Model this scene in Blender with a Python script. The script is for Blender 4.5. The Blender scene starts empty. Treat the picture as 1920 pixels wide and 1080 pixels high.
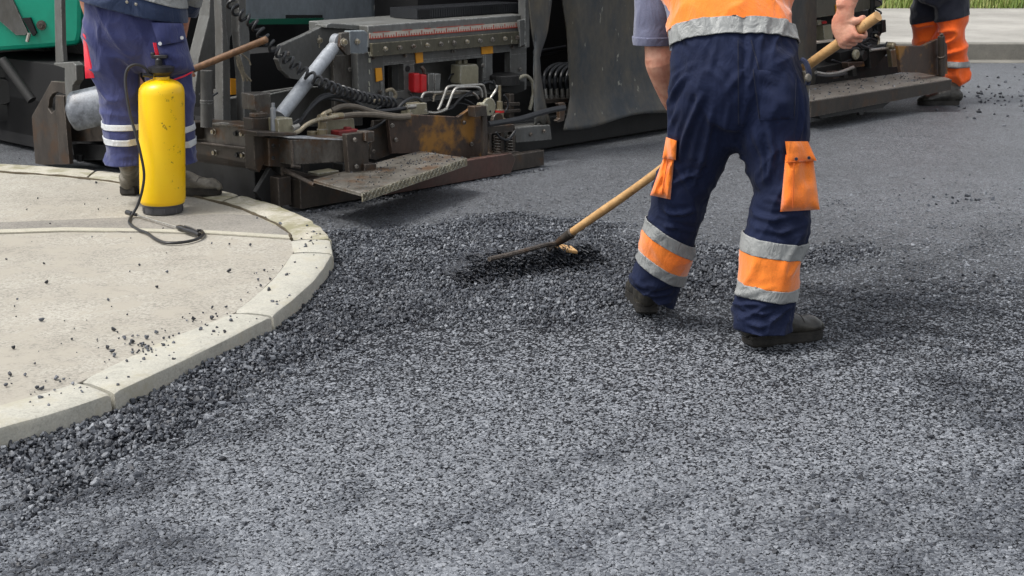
import bpy, bmesh, math, random
import numpy as np
from mathutils import Vector, Matrix, noise

# ------------------------------------------------------------ camera, sky, sun, exposure
SC = bpy.context.scene
COL = SC.collection
PI = math.pi
FPX, CAMH, PITCH = 2800.0, 1.5, math.radians(14.2)
cam_d = bpy.data.cameras.new("camera")
cam_d.sensor_width = 36.0
cam_d.lens = FPX / 1920 * 36.0
cam_d.clip_end = 2000
cam_d.dof.use_dof = True
cam_d.dof.focus_distance = 5.6
cam_d.dof.aperture_fstop = 16.0
cam = bpy.data.objects.new("camera", cam_d)
COL.objects.link(cam)
cam.location = (0, 0, CAMH)
cam.rotation_euler = (PI / 2 - PITCH, 0, 0)
SC.camera = cam

SUN_EL, SUN_AZ = math.radians(60), math.radians(250)   # azimuth clockwise from +Y
w = bpy.data.worlds.new("World")
SC.world = w
w.use_nodes = True
nt = w.node_tree
bgn = nt.nodes["Background"]
sky = nt.nodes.new("ShaderNodeTexSky")
sky.sky_type = 'NISHITA'
sky.sun_disc = False
sky.sun_elevation = SUN_EL
sky.sun_rotation = SUN_AZ
sky.air_density = 1.2
sky.dust_density = 4.0
sky.ozone_density = 1.0
hs = nt.nodes.new("ShaderNodeHueSaturation")
hs.inputs["Saturation"].default_value = 0.22
nt.links.new(sky.outputs[0], hs.inputs["Color"])
nt.links.new(hs.outputs[0], bgn.inputs[0])
bgn.inputs[1].default_value = 0.13
sun_d = bpy.data.lights.new("sun", 'SUN')
sun_d.energy = 1.5
sun_d.angle = math.radians(17)
sun_d.color = (1.0, 0.965, 0.91)
sun = bpy.data.objects.new("sun", sun_d)
COL.objects.link(sun)
sd = Vector((math.sin(SUN_AZ) * math.cos(SUN_EL), math.cos(SUN_AZ) * math.cos(SUN_EL), math.sin(SUN_EL)))
sun.rotation_euler = sd.to_track_quat('Z', 'Y').to_euler()
sun.location = (0, 0, 20)
SC.view_settings.view_transform = 'Standard'
SC.view_settings.look = 'None'
SC.view_settings.gamma = 1
SC.view_settings.exposure = 0.72
random.seed(7)
RNG = np.random.default_rng(11)

# ------------------------------------------------------------ pixel calibration -> real places
CAM = Vector((0, 0, CAMH))
FW = Vector((0, math.cos(PITCH), -math.sin(PITCH)))
UP = Vector((0, math.sin(PITCH), math.cos(PITCH)))
def ray(px, py):
    return FW + Vector(((px - 960) / FPX, 0, 0)) + UP * ((540 - py) / FPX)
def G(px, py, z=0.0):
    r = ray(px, py); return CAM + r * ((z - CAMH) / r.z)
def D(px, py, y):
    r = ray(px, py); return CAM + r * (y / r.y)
def depth(p):
    return (Vector(p) - CAM).dot(FW)
def proj(p):
    v = Vector(p) - CAM; t = v.dot(FW)
    return 960 + FPX * v.x / t, 540 - FPX * v.dot(UP) / t
P0 = G(560, 395); P1 = G(1720, 190)
U = (P1 - P0).normalized()
N = Vector((-U.y, U.x, 0))
def W(s, d, z):
    return P0 + U * s + N * d + Vector((0, 0, z))
def loc(p):
    v = Vector(p) - P0; return Vector((v.dot(U), v.dot(N), v.z))
def LD(px, py, d):                       # point on the plane d metres behind the screed front
    r = ray(px, py); c = (P0 + N * d - CAM).dot(N) / r.dot(N); return CAM + r * c
def LS(px, py, s):                       # point on the plane s metres along the screed
    r = ray(px, py); c = (P0 + U * s - CAM).dot(U) / r.dot(U); return CAM + r * c

# ------------------------------------------------------------ materials
def new_mat(name):
    m = bpy.data.materials.new(name); m.use_nodes = True
    return m, m.node_tree, m.node_tree.nodes["Principled BSDF"]
def nd(t, kind, **kw):
    n = t.nodes.new(kind)
    for k, v in kw.items():
        if k in n.inputs: n.inputs[k].default_value = v
        else: setattr(n, k, v)
    return n
def coords(t, scale=(1, 1, 1)):
    tc = nd(t, "ShaderNodeTexCoord"); mp = nd(t, "ShaderNodeMapping")
    mp.inputs["Scale"].default_value = scale
    t.links.new(tc.outputs["Object"], mp.inputs["Vector"]); return mp.outputs[0]
def ramp(t, inp, stops):
    r = nd(t, "ShaderNodeValToRGB"); cr = r.color_ramp
    while len(cr.elements) < len(stops): cr.elements.new(0.5)
    for e, (p, c) in zip(cr.elements, stops):
        e.position = p
        e.color = (c, c, c, 1) if not hasattr(c, '__len__') else (*c, 1)
    t.links.new(inp, r.inputs[0]); return r.outputs[0]
def mixc(t, f, a, b, mode='MIX'):
    n = nd(t, "ShaderNodeMix", data_type='RGBA', blend_type=mode)
    for sock, v in ((n.inputs[0], f), (n.inputs[6], a), (n.inputs[7], b)):
        if hasattr(v, 'is_linked') or hasattr(v, 'links'): t.links.new(v, sock)
        elif hasattr(v, '__len__'): sock.default_value = (*v, 1)
        else: sock.default_value = v
    return n.outputs[2]
def mapr(t, inp, a, b, c, d_):
    n = nd(t, "ShaderNodeMapRange"); t.links.new(inp, n.inputs[0])
    for i, v in zip((1, 2, 3, 4), (a, b, c, d_)): n.inputs[i].default_value = v
    return n.outputs[0]
def bump(t, b, h, strength, dist, prev=None):
    n = nd(t, "ShaderNodeBump"); n.inputs["Strength"].default_value = strength
    n.inputs["Distance"].default_value = dist
    t.links.new(h, n.inputs["Height"])
    if prev: t.links.new(prev, n.inputs["Normal"])
    t.links.new(n.outputs[0], b.inputs["Normal"]); return n.outputs[0]

def grime(name, col, col2, rough=0.5, metal=0.0, scale=7, amount=0.6, rust=None, spots=0.0, streak=True, bs=0.15, edge_glint_wear=True):
    """worn painted or bare metal, with dirt patches, fine speckle, optional rust and painted edge highlights"""
    m, t, b = new_mat(name)
    v = coords(t, (scale, scale, scale * (0.45 if streak else 1)))
    n1 = nd(t, "ShaderNodeTexNoise", Scale=1.0, Detail=8.0, Roughness=0.7); t.links.new(v, n1.inputs["Vector"])
    f = ramp(t, n1.outputs[0], [(0.38, 0.0), (0.66, 1.0)])
    fm = nd(t, "ShaderNodeMath", operation='MULTIPLY'); t.links.new(f, fm.inputs[0]); fm.inputs[1].default_value = amount
    c = mixc(t, fm.outputs[0], col, col2)
    n2 = nd(t, "ShaderNodeTexNoise", Scale=9.0, Detail=6.0, Roughness=0.8); t.links.new(v, n2.inputs["Vector"])
    c = mixc(t, 0.55, c, ramp(t, n2.outputs[0], [(0.3, 0.35), (0.7, 1.0)]), 'MULTIPLY')
    if rust:
        n3 = nd(t, "ShaderNodeTexNoise", Scale=0.9, Detail=9.0, Roughness=0.65); t.links.new(coords(t, (scale * .8,) * 3), n3.inputs["Vector"])
        c = mixc(t, ramp(t, n3.outputs[0], [(0.52, 0.0), (0.62, 1.0)]), c, rust)
    if spots:
        n4 = nd(t, "ShaderNodeTexNoise", Scale=5.0, Detail=5.0, Roughness=0.6); t.links.new(v, n4.inputs["Vector"])
        c = mixc(t, ramp(t, n4.outputs[0], [(0.66, 0.0), (0.70, spots)]), c, (0.6, 0.58, 0.48))
    if edge_glint_wear:  # lighter edges: painted-in highlights together with worn metal
        bv = nd(t, "ShaderNodeBevel", samples=4); bv.inputs["Radius"].default_value = .007
        ge = nd(t, "ShaderNodeNewGeometry"); dp = nd(t, "ShaderNodeVectorMath", operation='DOT_PRODUCT')
        t.links.new(bv.outputs[0], dp.inputs[0]); t.links.new(ge.outputs["Normal"], dp.inputs[1])
        ew = nd(t, "ShaderNodeMath", operation='MULTIPLY'); t.links.new(mapr(t, dp.outputs["Value"], .995, .90, 0.0, 1.0), ew.inputs[0]); t.links.new(ramp(t, n2.outputs[0], [(0.42, 0.0), (0.56, 1.0)]), ew.inputs[1])
        c = mixc(t, ew.outputs[0], c, tuple(min(.6, x * 2.2 + .07) for x in col))
    t.links.new(c, b.inputs["Base Color"])
    t.links.new(mapr(t, n1.outputs[0], 0.3, 0.7, rough + .18, rough - .1), b.inputs["Roughness"])
    b.inputs["Metallic"].default_value = metal
    bump(t, b, n2.outputs[0], bs * 1.6, 0.004)
    return m
def fabric(name, col, col2, weave=900, rough=0.85, sheen=0.25, wr=0.35, wscale=9, dirt=None):
    m, t, b = new_mat(name)
    v = coords(t)
    n1 = nd(t, "ShaderNodeTexNoise", Scale=4.0, Detail=6.0, Roughness=0.6); t.links.new(v, n1.inputs["Vector"])
    c = mixc(t, ramp(t, n1.outputs[0], [(0.35, 0.0), (0.68, 1.0)]), col, col2)
    if dirt:
        n5 = nd(t, "ShaderNodeTexNoise", Scale=11.0, Detail=8.0, Roughness=0.7); t.links.new(v, n5.inputs["Vector"])
        c = mixc(t, ramp(t, n5.outputs[0], [(0.5, 0.0), (0.75, 0.8)]), c, dirt)
    n3 = nd(t, "ShaderNodeTexNoise", Scale=float(weave) / 4, Detail=2.0); t.links.new(v, n3.inputs["Vector"])
    c = mixc(t, 0.35, c, ramp(t, n3.outputs[0], [(0.3, 0.55), (0.7, 1.0)]), 'MULTIPLY')
    t.links.new(c, b.inputs["Base Color"])
    b.inputs["Roughness"].default_value = rough
    b.inputs["Sheen Weight"].default_value = sheen; b.inputs["Specular IOR Level"].default_value = .3
    n2 = nd(t, "ShaderNodeTexNoise", Scale=float(wscale), Detail=4.0, Roughness=0.55, Distortion=0.8)
    t.links.new(coords(t, (1.0, 1.0, 0.55)), n2.inputs["Vector"])
    p = bump(t, b, n2.outputs[0], wr, 0.04)
    bump(t, b, n3.outputs[0], 0.25, 0.0015, p)
    return m
def plain(name, col, rough=0.5, metal=0.0, var=0.25, scale=25, bs=0.1, **kw):
    m, t, b = new_mat(name)
    n1 = nd(t, "ShaderNodeTexNoise", Scale=float(scale), Detail=6.0, Roughness=0.65); t.links.new(coords(t), n1.inputs["Vector"])
    c = mixc(t, 1.0, col, ramp(t, n1.outputs[0], [(0.3, 1 - var), (0.7, 1.0)]), 'MULTIPLY')
    t.links.new(c, b.inputs["Base Color"])
    b.inputs["Roughness"].default_value = rough; b.inputs["Metallic"].default_value = metal
    for k, v in kw.items(): b.inputs[k].default_value = v
    if bs: bump(t, b, n1.outputs[0], bs, 0.003)
    return m

M = {}
M['grey'] = grime('grey_paint', (.135, .138, .134), (.075, .070, .060), .5, 0, 6, .8, spots=.0)
M['greyL'] = grime('light_grey_paint', (.19, .195, .19), (.10, .098, .085), .45, 0, 5, .7, spots=.35)
M['slate'] = grime('slate_panel', (.21, .24, .265), (.15, .165, .18), .45, 0, 3, .6)
M['olive'] = grime('greasy_rail', (.12, .11, .075), (.06, .055, .04), .4, .2, 9, .8, spots=.8)
M['steel'] = grime('worn_steel', (.16, .15, .135), (.055, .045, .038), .38, .55, 9, .9, rust=(.10, .055, .03))
M['brown'] = grime('brown_steel', (.085, .07, .058), (.035, .03, .026), .42, .35, 8, .9, rust=(.075, .045, .027))
M['rust'] = grime('rusty_plate', (.11, .07, .052), (.05, .038, .032), .42, .3, 5, .9, rust=(.30, .145, .03))
M['redbrown'] = grime('red_lead_plate', (.10, .048, .038), (.065, .045, .035), .5, .1, 5, .8)
M['dark'] = grime('dark_machinery', (.018, .018, .018), (.008, .0075, .007), .55, .1, 8, .8)
M['black'] = plain('black_void_shade', (.006, .006, .007), .8, 0, .3, 10, 0)  # near-black fill painting the unlit depth of bays, windows and holes
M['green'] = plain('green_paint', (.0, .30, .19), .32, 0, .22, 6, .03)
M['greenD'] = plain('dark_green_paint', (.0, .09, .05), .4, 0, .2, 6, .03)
M['silver'] = grime('cylinder_paint', (.42, .45, .49), (.28, .30, .32), .38, .25, 7, .6)
M['chrome'] = grime('zinc_pipe', (.55, .54, .50), (.28, .25, .20), .3, .8, 16, .8)
M['brass'] = grime('brass_fitting', (.42, .36, .24), (.2, .16, .09), .38, .7, 16, .8)
M['hose'] = plain('hose_rubber', (.022, .024, .028), .38, 0, .4, 40, .1)
M['hoseB'] = plain('dusty_hose_rubber', (.14, .12, .095), .6, 0, .4, 40, .1)
M['rubber'] = grime('rubber_flap_sheet', (.034, .042, .050), (.105, .090, .064), .45, 0, 4, 1.0, spots=.35, bs=.1)
M['amber'] = plain('amber_tag', (.80, .34, .01), .5, 0, .2, 30, .05)
M['red'] = plain('red_housing', (.60, .02, .025), .35, 0, .3, 30, .05)
M['beige'] = grime('beige_box', (.36, .34, .24), (.22, .19, .12), .5, 0, 14, .7)
M['white'] = plain('white_paint', (.62, .55, .47), .55, 0, .35, 30, .05)
M['ticks'] = plain('red_ticks', (.45, .06, .035), .55, 0, .3, 30, .0)
M['rope'] = plain('frayed_rope', (.30, .26, .19), .9, 0, .5, 90, .4)
M['coated'] = grime('tar_coated_blade', (.20, .22, .25), (.035, .038, .045), .35, .2, 14, .95, streak=False, edge_glint_wear=False)
M['stepm'] = grime('tread_steel', (.22, .205, .18), (.085, .075, .06), .42, .3, 7, 1.0, rust=(.12, .075, .045), bs=.45)
M['platm'] = grime('platform_steel', (.24, .22, .195), (.14, .12, .10), .5, .15, 6, .9, bs=.3)
M['brass2'] = grime('worn_tread', (.36, .31, .20), (.09, .075, .05), .4, .5, 18, .9)
M['redbrown2'] = plain('oxide_red_box', (.22, .02, .02), .5, 0, .4, 30, .05)
M['drip'] = plain('pale_drip', (.55, .55, .45), .6, 0, .3, 60, .1)
M['rubber2'] = plain('duct_rubber', (.018, .02, .024), .42, 0, .4, 30, .1)
M['olive2'] = grime('olive_grey_panel', (.13, .125, .095), (.08, .075, .06), .5, 0, 5, .8)
M['track'] = plain('track_rubber', (.02, .02, .02), .8, 0, .4, 20, .3)
# people
M['navy'] = fabric('navy_cloth', (.0030, .0075, .031), (.006, .013, .048), wr=.45, sheen=.03)
M['navyP'] = fabric('navy_pocket_cloth', (.006, .011, .036), (.010, .017, .050), wr=.25, wscale=14)
M['indigo'] = fabric('indigo_cloth', (.030, .038, .125), (.052, .062, .18), wr=.5)
M['jacket'] = fabric('navy_jacket', (.010, .022, .062), (.016, .032, .08), wr=.4)
M['black_cloth'] = fabric('black_navy_cloth', (.009, .011, .022), (.016, .018, .032), wr=.4)
M['orange'] = fabric('hi_vis_orange', (.86, .17, .010), (.95, .25, .022), wr=.3, sheen=.5, wscale=10)
M['orangeR'] = fabric('bright_orange', (.95, .115, .008), (1.0, .16, .015), wr=.4, sheen=.4)
M['orangeD'] = fabric('orange_thread', (.55, .10, .01), (.6, .12, .01), wr=.1)
M['tape'] = fabric('reflective_tape', (.235, .245, .245), (.33, .34, .335), rough=.4, wr=.5, wscale=22, sheen=.1, weave=2000)
M['tapeW'] = fabric('white_tape', (.55, .57, .60), (.62, .64, .66), rough=.5, wr=.3, wscale=20, sheen=.1)
M['polo'] = fabric('grey_blue_polo', (.10, .11, .175), (.15, .16, .24), wr=.5)
M['crimson'] = fabric('red_gusset', (.70, .01, .04), (.8, .02, .05), wr=.2)
M['seam'] = fabric('dark_thread', (.004, .006, .02), (.006, .01, .03), wr=0.1)
m, t, b = new_mat('skin')
v = coords(t)
n1 = nd(t, "ShaderNodeTexNoise", Scale=22.0, Detail=6.0); t.links.new(v, n1.inputs["Vector"])
t.links.new(mixc(t, ramp(t, n1.outputs[0], [(0.35, 0.0), (0.65, 1.0)]), (.50, .205, .135), (.68, .36, .25)), b.inputs["Base Color"])
b.inputs["Roughness"].default_value = .48; b.inputs["Subsurface Weight"].default_value = .12
b.inputs["Subsurface Radius"].default_value = (.02, .008, .004)
n2 = nd(t, "ShaderNodeTexNoise", Scale=120.0, Detail=4.0); t.links.new(v, n2.inputs["Vector"])
bump(t, b, n2.outputs[0], .5, .003)
M['skin'] = m
M['boot'] = grime('black_leather', (.016, .015, .013), (.085, .078, .062), .32, 0, 12, .7, streak=False, edge_glint_wear=False)
M['bootB'] = grime('dusty_leather', (.11, .10, .08), (.24, .22, .18), .5, 0, 10, .9, streak=False, edge_glint_wear=False)
M['sole'] = grime('boot_sole', (.014, .013, .012), (.045, .040, .033), .6, 0, 20, .8, streak=False, edge_glint_wear=False)
M['hair'] = plain('hair', (.03, .02, .014), .7, 0, .5, 160, .5)
def wood(name, c1, c2):
    m, t, b = new_mat(name)
    n1 = nd(t, "ShaderNodeTexNoise", Scale=3.0, Detail=8.0, Roughness=.7, Distortion=.4)
    t.links.new(coords(t, (9, 3, 9)), n1.inputs["Vector"])
    c = mixc(t, ramp(t, n1.outputs[0], [(0.35, 0.0), (0.62, 1.0)]), c1, c2)
    n2 = nd(t, "ShaderNodeTexNoise", Scale=14.0, Detail=6.0, Roughness=.7); t.links.new(coords(t, (4, 4, 4)), n2.inputs["Vector"])
    c = mixc(t, ramp(t, n2.outputs[0], [(0.6, 0.0), (0.7, .8)]), c, (.10, .055, .025))
    t.links.new(c, b.inputs["Base Color"]); b.inputs["Roughness"].default_value = .5
    bump(t, b, n1.outputs[0], .2, .003); return m
M['wood'] = wood('ash_wood', (.58, .36, .16), (.42, .24, .095))
M['woodB'] = wood('stained_wood', (.24, .13, .065), (.14, .075, .04))
M['woodO'] = wood('fresh_wood', (.72, .36, .16), (.60, .27, .10))
# yellow tank with grime specks down one side
m, t, b = new_mat('yellow_plastic')
v = coords(t)
n1 = nd(t, "ShaderNodeTexNoise", Scale=26.0, Detail=8.0, Roughness=.75); t.links.new(v, n1.inputs["Vector"])
sx = nd(t, "ShaderNodeSeparateXYZ"); t.links.new(v, sx.inputs[0])
band = mapr(t, sx.outputs[0], 0.0, 0.055, 0.0, .085)
sub = nd(t, "ShaderNodeMath", operation='ADD'); t.links.new(n1.outputs[0], sub.inputs[0]); t.links.new(band, sub.inputs[1])
n2 = nd(t, "ShaderNodeTexNoise", Scale=5.0, Detail=3.0); t.links.new(v, n2.inputs["Vector"])
c = mixc(t, ramp(t, n2.outputs[0], [(0.35, 0.0), (0.7, 1.0)]), (.88, .56, .0), (.85, .49, .0))
c = mixc(t, ramp(t, sub.outputs[0], [(0.685, 0.0), (0.72, .8)]), c, (.09, .05, .01))
t.links.new(c, b.inputs["Base Color"]); b.inputs["Roughness"].default_value = .34
bump(t, b, n2.outputs[0], .08, .01)
M['yellow'] = m
M['plasticK'] = plain('black_plastic', (.018, .018, .02), .4, 0, .3, 40, .05)
M['plasticG'] = plain('grey_plastic', (.07, .07, .08), .4, 0, .3, 40, .05)

# asphalt: aggregate cells with random tilt and tone; 'tone' vertex attribute paints gap shade onto the ground
def asphalt(name, ground):
    m, t, b = new_mat(name)
    tc = nd(t, "ShaderNodeTexCoord"); v = tc.outputs["Object"]
    if ground:
        wn = nd(t, "ShaderNodeTexNoise", Scale=60.0, Detail=2.0); t.links.new(v, wn.inputs["Vector"])
        wv = nd(t, "ShaderNodeMix", data_type='VECTOR'); wv.inputs[0].default_value = .012
        t.links.new(v, wv.inputs[4]); t.links.new(wn.outputs[1], wv.inputs[5]); v = wv.outputs[1]
    vo = nd(t, "ShaderNodeTexVoronoi", Scale=105.0, feature='F1'); t.links.new(v, vo.inputs["Vector"])
    ve = nd(t, "ShaderNodeTexVoronoi", Scale=105.0, feature='DISTANCE_TO_EDGE'); t.links.new(v, ve.inputs["Vector"])
    big = nd(t, "ShaderNodeTexNoise", Scale=.55, Detail=5.0, Roughness=.6); t.links.new(v, big.inputs["Vector"])
    mid = nd(t, "ShaderNodeTexNoise", Scale=7.0, Detail=6.0, Roughness=.65); t.links.new(v, mid.inputs["Vector"])
    fine = nd(t, "ShaderNodeTexNoise", Scale=260.0, Detail=3.0, Roughness=.7); t.links.new(v, fine.inputs["Vector"])
    sc = nd(t, "ShaderNodeSeparateColor"); t.links.new(vo.outputs["Color"], sc.inputs[0])
    if ground: tone = sc.outputs[0]
    else:
        at = nd(t, "ShaderNodeAttribute", attribute_name='tone'); tone = at.outputs["Fac"]
    c = ramp(t, tone, [(0.0, (.009, .011, .017)), (0.25, (.045, .053, .070)), (0.6, (.225, .242, .270)), (1.0, (.40, .42, .455))] if not ground else [(0.0, (.14, .152, .172)), (0.5, (.205, .22, .246)), (1.0, (.28, .297, .325))])
    c = mixc(t, .6, c, ramp(t, big.outputs[0], [(0.35, .70), (0.62, 1.0)]), 'MULTIPLY')
    c = mixc(t, .5, c, ramp(t, mid.outputs[0], [(0.35, .60), (0.6, 1.0)]), 'MULTIPLY')
    c = mixc(t, .4, c, ramp(t, fine.outputs[0], [(0.3, .45), (0.7, 1.0)]), 'MULTIPLY')
    if ground:
        edge = ramp(t, ve.outputs["Distance"], [(0.0, 0.0), (0.14, 1.0)])
        c = mixc(t, 1.0, c, ramp(t, ve.outputs["Distance"], [(0.0, .06), (0.16, 1.0)]), 'MULTIPLY')  # dark cell edges painted as shaded gaps
        vd = nd(t, "ShaderNodeTexNoise", Scale=75.0, Detail=3.0, Roughness=.6); t.links.new(v, vd.inputs["Vector"])
        c = mixc(t, 1.0, c, ramp(t, vd.outputs[0], [(0.36, .06), (0.45, 1.0)]), 'MULTIPLY')  # black spots painted as deep shaded voids among the stones
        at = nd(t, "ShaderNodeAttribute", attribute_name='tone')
        c = mixc(t, at.outputs["Fac"], c, (.004, .0045, .007))  # near-black ground under the stones, shade of the gaps painted in
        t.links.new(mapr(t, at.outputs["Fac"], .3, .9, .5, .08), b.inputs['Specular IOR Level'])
    t.links.new(c, b.inputs["Base Color"])
    t.links.new(mapr(t, fine.outputs[0], .3, .7, .48, .68), b.inputs["Roughness"])
    b.inputs["Specular IOR Level"].default_value = .5; b.inputs["IOR"].default_value = 1.6
    if ground:
        ad = nd(t, "ShaderNodeMath", operation='MULTIPLY_ADD')
        t.links.new(sc.outputs[1], ad.inputs[0]); ad.inputs[1].default_value = .8; t.links.new(edge, ad.inputs[2])
        p = bump(t, b, ad.outputs[0], .55, .004)
        p = bump(t, b, mid.outputs[0], .3, .02, p)
    else:
        p = None
    bump(t, b, fine.outputs[0], .35, .002, p)
    return m
M['asphalt'] = asphalt('fresh_asphalt', True)
M['stone'] = asphalt('coated_aggregate', False)

def concrete(name, c1, c2, sp=.25, scale=3.0, crack=0.0, tint=None):
    m, t, b = new_mat(name)
    v = coords(t)
    n1 = nd(t, "ShaderNodeTexNoise", Scale=scale, Detail=9.0, Roughness=.68); t.links.new(v, n1.inputs["Vector"])
    n2 = nd(t, "ShaderNodeTexNoise", Scale=170.0, Detail=4.0, Roughness=.8); t.links.new(v, n2.inputs["Vector"])
    vo = nd(t, "ShaderNodeTexVoronoi", Scale=130.0); t.links.new(v, vo.inputs["Vector"])
    sc = nd(t, "ShaderNodeSeparateColor"); t.links.new(vo.outputs["Color"], sc.inputs[0])
    c = mixc(t, ramp(t, n1.outputs[0], [(0.36, 0.0), (0.64, 1.0)]), c1, c2)
    c = mixc(t, sp, c, ramp(t, sc.outputs[0], [(0.0, .25), (0.5, .8), (1.0, 1.0)]), 'MULTIPLY')
    c = mixc(t, .6, c, ramp(t, n2.outputs[0], [(0.25, .45), (0.6, 1.0)]), 'MULTIPLY')
    h = n2.outputs[0]
    if tint:
        n5 = nd(t, "ShaderNodeTexNoise", Scale=5.0, Detail=9.0, Roughness=.75); t.links.new(v, n5.inputs["Vector"])
        c = mixc(t, ramp(t, n5.outputs[0], [(0.48, 0.0), (0.60, 1.0)]), c, tint)
    if crack:
        nw = nd(t, "ShaderNodeTexNoise", Scale=3.0, Detail=6.0, Roughness=.7); t.links.new(v, nw.inputs["Vector"])
        wv = nd(t, "ShaderNodeMix", data_type='VECTOR'); wv.inputs[0].default_value = .35
        t.links.new(v, wv.inputs[4]); t.links.new(nw.outputs[1], wv.inputs[5])
        vc = nd(t, "ShaderNodeTexVoronoi", Scale=crack, feature='DISTANCE_TO_EDGE'); t.links.new(wv.outputs[1], vc.inputs["Vector"])
        c = mixc(t, 1.0, c, ramp(t, vc.outputs["Distance"], [(0.0, .45), (0.012, 1.0)]), 'MULTIPLY')
    t.links.new(c, b.inputs["Base Color"]); b.inputs["Roughness"].default_value = .85
    p = bump(t, b, n2.outputs[0], .35, .003)
    bump(t, b, n1.outputs[0], .2, .02, p)
    return m
M['paving'] = concrete('worn_paving', (.36, .335, .285), (.47, .445, .385), .5, 3.0, 0, (.34, .315, .265))
M['pavingD'] = concrete('grey_paving_strip', (.235, .222, .20), (.32, .30, .265), .45)
M['mortar'] = concrete('pale_mortar', (.44, .42, .34), (.52, .49, .405), .2, 12)
M['kerb'] = concrete('kerb_concrete', (.42, .41, .355), (.54, .525, .46), .22, 5, 0, (.37, .35, .28))
M['kerbOld'] = concrete('old_kerb_concrete', (.46, .43, .35), (.56, .53, .45), .3, 6, 0, (.25, .235, .15))
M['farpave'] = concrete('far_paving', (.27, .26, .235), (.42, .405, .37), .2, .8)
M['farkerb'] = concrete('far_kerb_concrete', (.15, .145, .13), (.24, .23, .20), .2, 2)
M['soil'] = plain('soil', (.10, .08, .05), .95, 0, .5, 12, .4)
m, t, b = new_mat('leaf')
at = nd(t, "ShaderNodeAttribute", attribute_name='tone')
t.links.new(ramp(t, at.outputs["Fac"], [(0, (.025, .05, .015)), (.6, (.06, .11, .025)), (1, (.16, .19, .05))]), b.inputs["Base Color"])
b.inputs["Roughness"].default_value = .6
M['leaf'] = m
m, t, b = new_mat('grass_blade')
at = nd(t, "ShaderNodeAttribute", attribute_name='tone')
t.links.new(ramp(t, at.outputs["Fac"], [(0, (.07, .12, .02)), (.6, (.16, .23, .04)), (1, (.34, .34, .12))]), b.inputs["Base Color"])
b.inputs["Roughness"].default_value = .6
M['grass'] = m
M['bark'] = plain('bark', (.06, .045, .03), .9, 0, .5, 30, .4)

# ------------------------------------------------------------ mesh helpers
class MB:
    def __init__(s): s.v = []; s.f = []; s.m = []
    def add(s, vs, fs, mi=0):
        o = len(s.v); s.v += [Vector(p) for p in vs]
        s.f += [tuple(i + o for i in f) for f in fs]; s.m += [mi] * len(fs)
    def frame(s, o, ax, ay, az, mi=0):           # box from corner o and three edge vectors
        o = Vector(o); vs = [o + ax * i + ay * j + az * k for k in (0, 1) for j in (0, 1) for i in (0, 1)]
        s.add(vs, [(0, 2, 3, 1), (4, 5, 7, 6), (0, 1, 5, 4), (2, 6, 7, 3), (0, 4, 6, 2), (1, 3, 7, 5)], mi)
    def lbox(s, s0, s1, d0, d1, z0, z1, mi=0):   # box in the paver's own axes
        s.frame(W(s0, d0, z0), U * (s1 - s0), N * (d1 - d0), Vector((0, 0, z1 - z0)), mi)
    def prism(s, pts, ext, mi=0):
        n = len(pts); a = [Vector(p) for p in pts]; b_ = [p + ext for p in a]
        s.add(a + b_, [tuple(range(n)), tuple(range(2 * n - 1, n - 1, -1))] +
              [(i, i + n, (i + 1) % n + n, (i + 1) % n) for i in range(n)], mi)
    def pd(s, poly, d, t=.02, mi=0):             # outline on plane d, thickness going back into the machine
        s.prism([LD(x, y, d) for x, y in poly], N * t, mi)
    def ps(s, poly, sv, t=.02, mi=0):            # outline on plane s, thickness going right
        s.prism([LS(x, y, sv) for x, y in poly], U * t, mi)
    def tube(s, pts, r, n=10, mi=0, caps=True):
        pts = [Vector(p) for p in pts]; m_ = len(pts)
        rs = r if hasattr(r, '__len__') else [r] * m_
        vs = []; a = None
        for i, p in enumerate(pts):
            tg = (pts[min(i + 1, m_ - 1)] - pts[max(i - 1, 0)]).normalized()
            if a is None:
                a = tg.cross(Vector((0, 0, 1)) if abs(tg.z) < .9 else Vector((1, 0, 0))).normalized()
            else: a = (a - tg * a.dot(tg)).normalized()
            b_ = tg.cross(a)
            for k in range(n):
                q = 2 * PI * k / n; vs.append(p + (a * math.cos(q) + b_ * math.sin(q)) * rs[i])
        fs = [(i * n + k, i * n + (k + 1) % n, (i + 1) * n + (k + 1) % n, (i + 1) * n + k) for i in range(m_ - 1) for k in range(n)]
        if caps: fs += [tuple(range(n - 1, -1, -1)), tuple(range((m_ - 1) * n, m_ * n))]
        s.add(vs, fs, mi)
    def cyl(s, a, b_, r, n=14, mi=0): s.tube([a, b_], r, n, mi)
    def lathe(s, base, prof, n=40, axis=Vector((0, 0, 1)), mi=0):
        base = Vector(base); q = axis.normalized(); x = q.orthogonal().normalized(); y = q.cross(x)
        vs = [base + q * h + (x * math.cos(2 * PI * k / n) + y * math.sin(2 * PI * k / n)) * r for r, h in prof for k in range(n)]
        fs = [(i * n + k, i * n + (k + 1) % n, (i + 1) * n + (k + 1) % n, (i + 1) * n + k) for i in range(len(prof) - 1) for k in range(n)]
        fs += [tuple(range(n - 1, -1, -1)), tuple(range((len(prof) - 1) * n, len(prof) * n))]
        s.add(vs, fs, mi)
    def build(s, name, mats, parent=None, smooth=False, bevel=0.0, auto=35):
        me = bpy.data.meshes.new(name)
        org = parent_loc(parent)
        me.from_pydata([tuple(p - org) for p in s.v], [], s.f)
        return finish(me, name, mats, parent, s.m, smooth, bevel, auto)
LOC = {}
def parent_loc(p):
    return LOC.get(p.name, Vector((0, 0, 0))) if p else Vector((0, 0, 0))
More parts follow.
